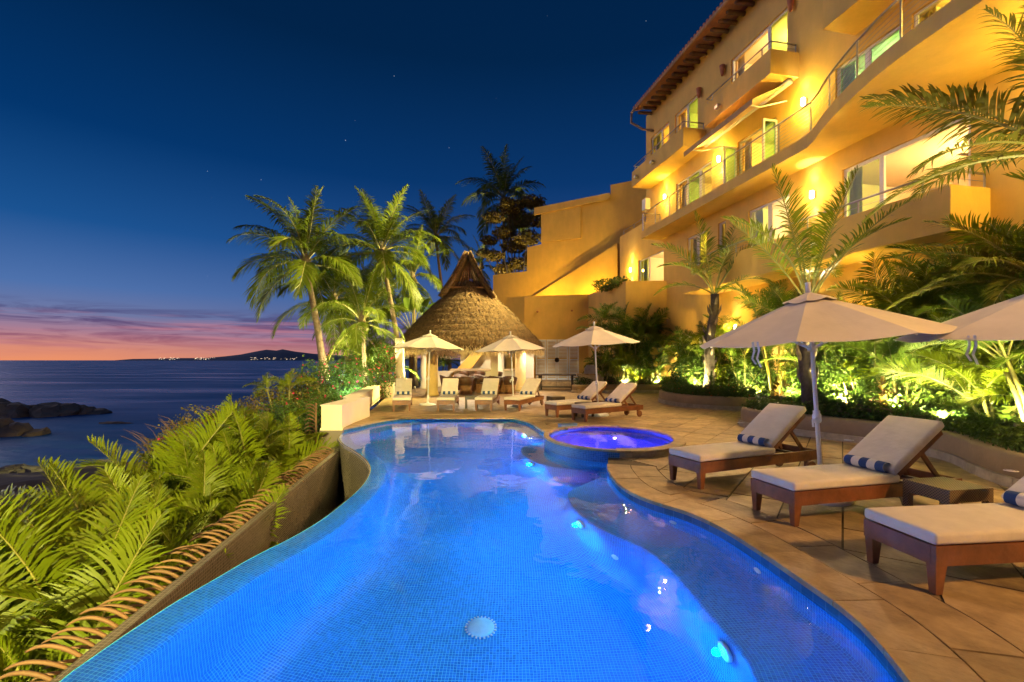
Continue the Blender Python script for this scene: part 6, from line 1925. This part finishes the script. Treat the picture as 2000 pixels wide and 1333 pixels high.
RIGHT = [
    # far screen in planter A
    (4.9, 23.1, .3, 5, (1.0, 2.4), (1.3, 1.8), 'palm clump at the left end of the far screen by the grill'),
    (5.7, 23.2, .3, 6, (1.2, 2.7), (1.3, 1.8), 'palm clump second from the left in the far screen'),
    (6.5, 23.0, .3, 6, (1.2, 2.7), (1.3, 1.8), 'palm clump in the middle of the far screen'),
    (7.3, 23.0, .3, 6, (1.0, 2.5), (1.3, 1.8), 'palm clump at the right end of the far screen'),
    (5.2, 23.6, .3, 4, (2.2, 3.3), (1.2, 1.6), 'taller thin palm behind the left part of the far screen'),
    (4.55, 22.75, .3, 5, (.3, 1.0), (1.0, 1.4), 'low palm in front of the left end of the far screen'),
    (5.35, 22.8, .3, 6, (.3, 1.2), (1.0, 1.4), 'low palm second from the left at the front of the far screen'),
    (6.15, 22.75, .3, 6, (.3, 1.2), (1.0, 1.4), 'low palm at the middle front of the far screen'),
    (6.95, 22.7, .3, 6, (.3, 1.2), (1.0, 1.4), 'low palm at the right front of the far screen'),
    (6.4, 23.7, .3, 5, (1.8, 3.0), (1.2, 1.6), 'taller thin palm behind the right part of the far screen'),
    # middle bed
    (6.9, 17.6, .3, 5, (.5, 1.4), (1.1, 1.6), 'leafy palm at the left of the middle planter'),
    (8.3, 16.2, .3, 5, (.6, 1.6), (1.2, 1.7), 'bright leafy palm behind the hanging umbrella straps'),
    (8.0, 18.4, .3, 5, (.8, 2.2), (1.3, 1.8), 'palm at the back of the middle planter near the villa door'),
    (8.7, 15.0, .3, 6, (1.4, 3.0), (1.5, 2.0), 'palm between the two thick trunked palms'),
    # near bed, left to right
    (8.1, 11.2, .32, 5, (.6, 1.5), (1.2, 1.7), 'dark palm right of the thick trunk, under the umbrella'),
    (8.7, 10.2, .32, 5, (.8, 2.0), (1.3, 1.9), 'palm behind the right half of the large umbrella'),
    (7.9, 9.3, .32, 5, (.4, 1.2), (1.2, 1.6), 'arching palm over the reddish croton plant'),
    (8.6, 8.4, .32, 5, (.6, 1.6), (1.3, 1.8), 'palm with bright arching fronds above the garden lamp'),
    (8.0, 7.5, .32, 5, (.4, 1.1), (1.2, 1.7), 'palm lit strongly from below by the garden lamp'),
    (7.7, 6.6, .32, 5, (.5, 1.3), (1.2, 1.7), 'palm at the right edge behind the cut off umbrella'),
    (9.5, 9.4, .32, 6, (1.8, 3.2), (1.5, 2.1), 'taller palm against the villa wall behind the umbrellas'),
    (9.4, 7.6, .32, 6, (1.8, 3.4), (1.6, 2.2), 'taller palm against the wall near the right edge'),
    (8.3, 12.6, .32, 6, (.8, 2.0), (1.3, 1.8), 'broad palm just right of the thick palm trunk'),
    (9.0, 13.4, .32, 6, (1.4, 2.6), (1.4, 1.9), 'palm behind the left half of the large umbrella'),
    (8.4, 9.7, .32, 6, (.5, 1.4), (1.3, 1.8), 'palm with drooping fronds between the two large umbrellas'),
    (8.9, 7.9, .32, 6, (.9, 2.2), (1.4, 1.9), 'dense palm under the cut off umbrella'),
    (8.5, 6.0, .32, 6, (.9, 2.2), (1.4, 1.9), 'palm at the lower right edge of the bed'),
    (9.9, 11.0, .32, 6, (1.6, 3.0), (1.5, 2.0), 'palm against the wall below the first storey balcony')]
for i, (x, y, z, st, h, L_, lab) in enumerate(RIGHT): areca((x, y, z), lab, 100 + i, st, h, L_, 5, ARECA if i % 3 == 0 else ARECA_D, .3, G_R)
# thick trunked palms
def trunk_palm(base, top, tr_, label, fr, seed):
    random.seed(seed)
    base = Vector(base); top = Vector(top)
    t = empty('feather_palm', base, 0, label, 'palm', G_R)
    c = top - base
    K = 10
    pts = [Vector((c.x * k / K + .05 * math.sin(k * .9), c.y * k / K, c.z * k / K)) for k in range(K + 1)]
    MB().tube(pts, [tr_ * (1.1 - .25 * k / K) for k in range(K + 1)], 12).build('trunk', BARK_D, t, smooth=True)
    for k in range(16):                   # old leaf bases
        q = .35 + .62 * k / 16; a = k * GA
        p = pts[int(q * K)]
        d = Vector((math.cos(a), math.sin(a), 0))
        mb = MB().tube([p + d * tr_ * .7, p + d * tr_ * 1.25 + Vector((0, 0, .16)), p + d * tr_ * 1.5 + Vector((0, 0, .36))], [.05, .045, .012], 6)
        mb.build('leaf_base', BARK if k % 3 else BARK_D, t, smooth=True)
    for me, az, L_, tilt, roll in fr:
        put_frond(t, me, c + Vector((.04 * math.cos(R(az)), .04 * math.sin(R(az)), 0)), R(az), L_, tilt, roll)
    return t
trunk_palm((6.75, 10.4, .3), at(1578, 592, 10.45), .15, 'thick trunked palm with tall ragged upright fronds above the umbrella', [
    (UPR[0], 185, 3.3, -.10, .1), (UPR[1], 10, 3.5, -.02, -.1), (UPR[2], 0, 3.0, 0.0, .2), (UPR[3], 178, 2.9, -.02, -.2), (UPR[1], 95, 3.1, 0, .2), (UPR[0], 300, 2.9, .05, 0),
    (UPR[2], 200, 2.6, .0, .3), (UPR[3], 320, 2.4, 0, .2), (UPR[4], 40, 2.5, 0, 0), (UPR[4], 240, 2.0, 0, 0)], 5)
trunk_palm((7.15, 16.7, .3), at(1395, 575, 16.6), .17, 'thick trunked palm with arching fronds before the villa corner', [
    (UPR[0], 200, 3.0, 0, 0), (UPR[0], 20, 3.0, .08, 0), (UPR[3], 182, 3.0, 0, .2), (UPR[4], 190, 2.6, 0, -.2), (UPR[3], 5, 3.0, 0, .2), (UPR[4], 0, 2.4, .2, 0), (UPR[4], 230, 2.4, .2, 0),
    (UPR[2], 330, 2.8, 0, 0), (UPR[3], 280, 2.5, 0, .1), (UPR[2], 90, 2.8, 0, 0), (UPR[4], 160, 2.2, .35, 0), (UPR[4], 310, 2.2, .35, 0), (UPR[4], 345, 2.2, .3, 0)], 6)
# tall palm reaching in from the right edge
trunk_palm((7.15, 5.75, .3), at(2085, 300, 5.9), .14, 'palm at the right picture edge whose long fronds hang into view', [
    (BIGF[0], 172, 2.5, -.12, .35), (BIGF[3], 160, 2.5, .0, .2), (BIGF[1], 185, 2.2, .25, .1), (BIGF[3], 185, 2.2, -.30, -.2), (BIGF[2], 150, 2.2, .1, 0), (BIGF[0], 30, 2.3, 0, 0),
    (BIGF[1], 90, 2.3, 0, 0), (BIGF[0], 270, 2.2, 0, 0), (BIGF[2], 330, 2.2, 0, 0), (BIGF[3], 210, 2.2, -.2, 0)], 8)
trunk_palm((8.7, 7.0, .3), at(2035, 560, 7.4), .12, 'second palm at the right edge with arching fronds before the wall', [
    (BIGF[0], 175, 2.2, 0, .2), (BIGF[1], 195, 2.0, 0, -.2), (BIGF[2], 180, 2.1, -.1, .3), (BIGF[2], 150, 2.1, 0, 0), (BIGF[3], 165, 2.0, -.1, 0), (BIGF[1], 230, 1.9, .1, 0),
    (BIGF[3], 120, 2.0, 0, 0), (BIGF[0], 90, 2.0, 0, 0), (BIGF[2], 20, 2.0, 0, 0), (BIGF[0], 300, 2.0, 0, 0), (BIGF[2], 205, 1.9, .1, 0)], 9)
# broad leaved plants, ferns and crotons
def broad_plant(base, n, size, h, label, leafm, seed, cat='plant', group='low leafy plants in the beds', aspect=.38):
    random.seed(seed)
    t = empty('leafy_plant', base, 0, label, cat, group)
    for k in range(n):
        a = k * GA + random.uniform(-.2, .2); el = R(random.uniform(25, 80))
        d = Vector((math.cos(a) * math.cos(el), math.sin(a) * math.cos(el), math.sin(el)))
        s0 = Vector((0, 0, h * (.2 + .8 * k / n))) + Vector((d.x, d.y, 0)) * .04
        l_ = size * random.uniform(.75, 1.2)
        sd = Vector((-math.sin(a), math.cos(a), 0))
        mb = MB()
        for i in range(6):
            q = i / 5; w_ = l_ * aspect * math.sin(math.pi * (q * .9 + .08)) ** .8
            c = s0 + d * l_ * q + Vector((0, 0, -.5 * l_ * q * q))
            mb.v += [tuple(c - sd * w_ * .5 + Vector((0, 0, .06 * w_))), tuple(c), tuple(c + sd * w_ * .5 + Vector((0, 0, .06 * w_)))]
            if i: j = 3 * i; mb.f += [(j - 3, j - 2, j + 1, j), (j - 2, j - 1, j + 2, j + 1)]
        mb.build('leaf', leafm, t, smooth=True)
    MB().tube([(0, 0, -.02), (0, 0, h)], [.02, .012], 6).build('stem', TWIG, t)
    return t
broad_plant((7.45, 9.15, .33), 34, .24, .85, 'reddish croton plant behind the middle near lounger', LF_CROTON, 201)
broad_plant((7.05, 12.0, .33), 20, .34, .6, 'brown leaved plant beside the thick palm trunk', LF_CROTON, 202)
broad_plant((6.95, 15.9, .33), 30, .42, .7, 'bright strap leaved plant in the middle planter', LF_BROAD, 203, aspect=.16)
broad_plant((7.6, 15.3, .33), 30, .46, .8, 'bright strap leaved plant behind the middle hedge', LF_BROAD, 204, aspect=.16)
broad_plant((8.1, 17.0, .33), 26, .5, 1.0, 'large bright leaved plant before the garden door', LF_BROAD, 205, aspect=.3)
broad_plant((7.6, 8.0, .33), 30, .36, .3, 'green fern beside the garden lamp', LF_BROAD, 206, aspect=.15)
broad_plant((7.75, 7.15, .33), 26, .30, .5, 'small leafy plant in the glow of the garden lamp', LF_BROAD, 207)
broad_plant((7.3, 6.1, .33), 26, .30, .6, 'reddish plant at the right edge above the planter wall', LF_CROTON, 208)
bush('shrub', (6.75, 17.3, .33), [((0, 0, .8), (.6, .6, .8)), ((.3, .3, 1.3), (.4, .4, .5))], 2600, .06, LF_HEDGE, 'dark airy shrub in front of the lit garden door', 'bush', 209, twigs=10)
bush('shrub', (7.5, 10.3, .33), [((0, 0, .6), (.7, .8, .7)), ((.4, -.9, .5), (.7, .7, .6)), ((.9, .2, .9), (.7, .7, .8))], 5200, .05, LF_HEDGE, 'dark dense shrub right of the umbrella pole', 'bush', 210, twigs=10)
bush('shrub', (8.6, 7.0, .33), [((0, 0, .7), (.8, .9, .8)), ((-.5, -.9, .5), (.6, .7, .6))], 5200, .05, LF_HEDGE, 'dark shrub filling the bed at the right edge', 'bush', 211, twigs=8)
bush('shrub', (4.3, 23.2, .3), [((0, 0, .5), (.6, .4, .55)), ((-.6, -.2, .3), (.4, .3, .4))], 2600, .05, LF_HEDGE, 'small dark shrub beside the stone grill counter', 'bush', 212, twigs=8)
bush('shrub', (5.2, 25.2, 5.5), [((0, 0, .25), (.7, .5, .35)), ((.5, -.8, .25), (.5, .6, .3))], 1800, .06, LF_BROAD, 'small lit bush on the terrace bed by the wall lamp', 'bush', 213, twigs=6)

# dense backdrop shrubs before the villa wall
for i, (x, y, h, lab) in enumerate(((9.6, 12.0, 2.0, 'dense leafy shrub before the wall behind the large umbrella'), (9.3, 14.2, 2.1, 'dense leafy shrub between the thick trunks and the villa'), (8.9, 16.9, 2.0, 'dense leafy shrub beside the garden door'),
                                 (9.9, 9.0, 2.1, 'dense leafy shrub before the wall near the right edge'), (9.9, 6.6, 2.2, 'dense leafy shrub at the right edge against the wall'), (8.4, 18.9, 1.8, 'dense leafy shrub at the far end of the middle bed'),
                                 (7.9, 11.6, 1.2, 'mid height shrub right of the thick palm trunk'), (8.9, 8.9, 1.5, 'mid height shrub behind the croton plant'))):
    bush('shrub', (x, y, .3), [((0, 0, h * .45), (.75, .85, h * .5)), ((.3, .6, h * .6), (.6, .7, h * .4)), ((-.2, -.7, h * .4), (.6, .7, h * .42))], 5200, .075, LF_BROAD if i % 2 else LF_BUSH, lab, 'bush', 300 + i, 'shrubs before the villa wall', 10, aspect=.36)
# ================================================================ GARDEN LAMPS
def garden_lamp(loc, target, e, label, col=(1, .82, .42), spot=120, size=.03):
    loc = Vector(loc)
    t = empty('garden_spotlight', loc, 0, label, 'lamp', 'garden spotlights')
    d = (Vector(target) - loc).normalized()
    q = d.to_track_quat('Z', 'Y').to_matrix()
    MB().tube([(0, 0, -.12), (0, 0, .03)], .012, 6).build('stake', DARKWOOD, t)
    hd = MB().lathe([(.025, -.02), (.045, .02), (.05, .12), (.046, .12), (.04, .07), (.001, .068)], 14)
    hd.v = [tuple(q @ Vector(v) + Vector((0, 0, .03))) for v in hd.v]
    hd.build('lamp_head', FLOOD, t, smooth=True)
    lamp('garden_light', 'SPOT', loc + d * .15 + Vector((0, 0, .03)), e, col, size, target=target, spot=spot, blend=.5)
garden_lamp((7.25, 7.75, .48), (8.6, 8.3, 2.6), 1200, 'bright garden spotlight shining up into palms behind the near planter', (1, .90, .45), 150)
garden_lamp((7.9, 14.9, .36), (8.6, 16.2, 2.2), 900, 'hidden garden spotlight in the middle planter', (1, .85, .38), 150)
garden_lamp((5.6, 22.6, .33), (5.9, 23.6, 3.0), 1800, 'hidden garden spotlight at the left of the far palm screen', (1, .85, .35), 150)
garden_lamp((7.2, 22.5, .33), (6.9, 23.6, 3.0), 1800, 'hidden garden spotlight at the right of the far palm screen', (1, .85, .35), 150)
for s_, e, lab in ((6.3, 420, 'wall washer lamp at the villa foot by the right edge'), (9.9, 380, 'wall washer lamp at the villa foot under the balcony end'), (12.6, 380, 'wall washer lamp at the villa foot under the first storey lamp'), (16.0, 380, 'wall washer lamp at the villa foot beside the garden door'), (21.0, 300, 'wall washer lamp at the far villa corner')):
    p = vloc(s_, 1.9, .42)
    garden_lamp(p, vloc(s_ , .15, 5), e * 3.2, lab, (1, .64, .09), 120)
garden_lamp((-5.35, 16.2, .02), (-6.8, 17.4, .8), 600, 'white spotlight shining into the flowering bush', (.70, 1, .85), 130)
garden_lamp((-6.6, 19.5, -.3), (-8, 20.5, 5), 3000, 'uplight under the leftmost tall coconut palm', (1, .85, .42), 120)
garden_lamp((-4.6, 21.6, .2), (-6.4, 22.5, 6), 2600, 'uplight under the coconut palm by the thatched roof', (1, .85, .42), 120)
# more spotlights tucked behind the planter walls
for x, y, tx, ty, e, lab in ((6.75, 11.4, 7.6, 12.0, 260, 'garden spotlight at the far tip of the near planter'), (7.15, 10.0, 8.4, 10.4, 320, 'garden spotlight right of the thick palm trunk'), (7.3, 8.75, 8.5, 9.3, 320, 'garden spotlight by the croton plant'),
                             (7.2, 6.5, 8.3, 6.9, 170, 'garden spotlight at the right edge behind the planter'), (6.6, 16.6, 7.6, 17.2, 300, 'garden spotlight at the left of the middle planter'), (6.7, 5.0, 6.6, 5.9, 500, 'garden spotlight just outside the right edge')):
    garden_lamp((x, y, .55), (tx, ty, 2.6), e * 3.0, lab, (1, .86, .36), 155)
garden_lamp((1.6, 36.6, .05), (.2, 38.5, 10), 20000, 'added uplight under the dark tree behind the boundary wall', (1, .78, .34), 110)  # unseen lamp added to brighten the tree crown
# added terrace uplights, out of sight, that brighten the stepped walls
for x, y, t_, z, e, lab in ((1.6, 30.6, 3.2, 6, 600, 'added uplight hidden behind the terrace wall, left'), (4.6, 29.2, 6.2, 8, 720, 'added uplight hidden behind the terrace wall, right')):
    garden_lamp((x, y, 5.3), BA + bd_ * t_ + Vector((0, 0, z)), e, lab, (1, .58, .07), 165)
MB().prism([(.9, 29.2), (4.95, 28.6), (6.0, 27.2), (7.6, 27.2), (7.6, 29.9), (1.2, 33.6), (-.3, 34.5), (-.3, 29.9)], 4.9, 5.12).build('terrace_floor', SOIL, tw, world=True)

# unseen lamp post added behind the viewer to brighten the seaward palms
lp_ = empty('added_lamp_post', (-2.3, -7.0, -.02), 0, 'added unseen floodlight post behind the pool end, brightening the seaward palms', 'lamp')
MB().tube([(0, 0, 0), (0, 0, 4.5)], [.05, .04], 10).build('post', STEEL, lp_, smooth=True)
MB().box(-.16, .16, -.06, .10, 4.5, 4.7).build('lamp_head', FLOOD, lp_)  # head of the added lamp post
lamp('added_post_light', 'SPOT', (-2.3, -6.85, 4.62), 25000, (1, .84, .27), .15, target=(-5.2, 7.0, -.6), spot=50, blend=.5)
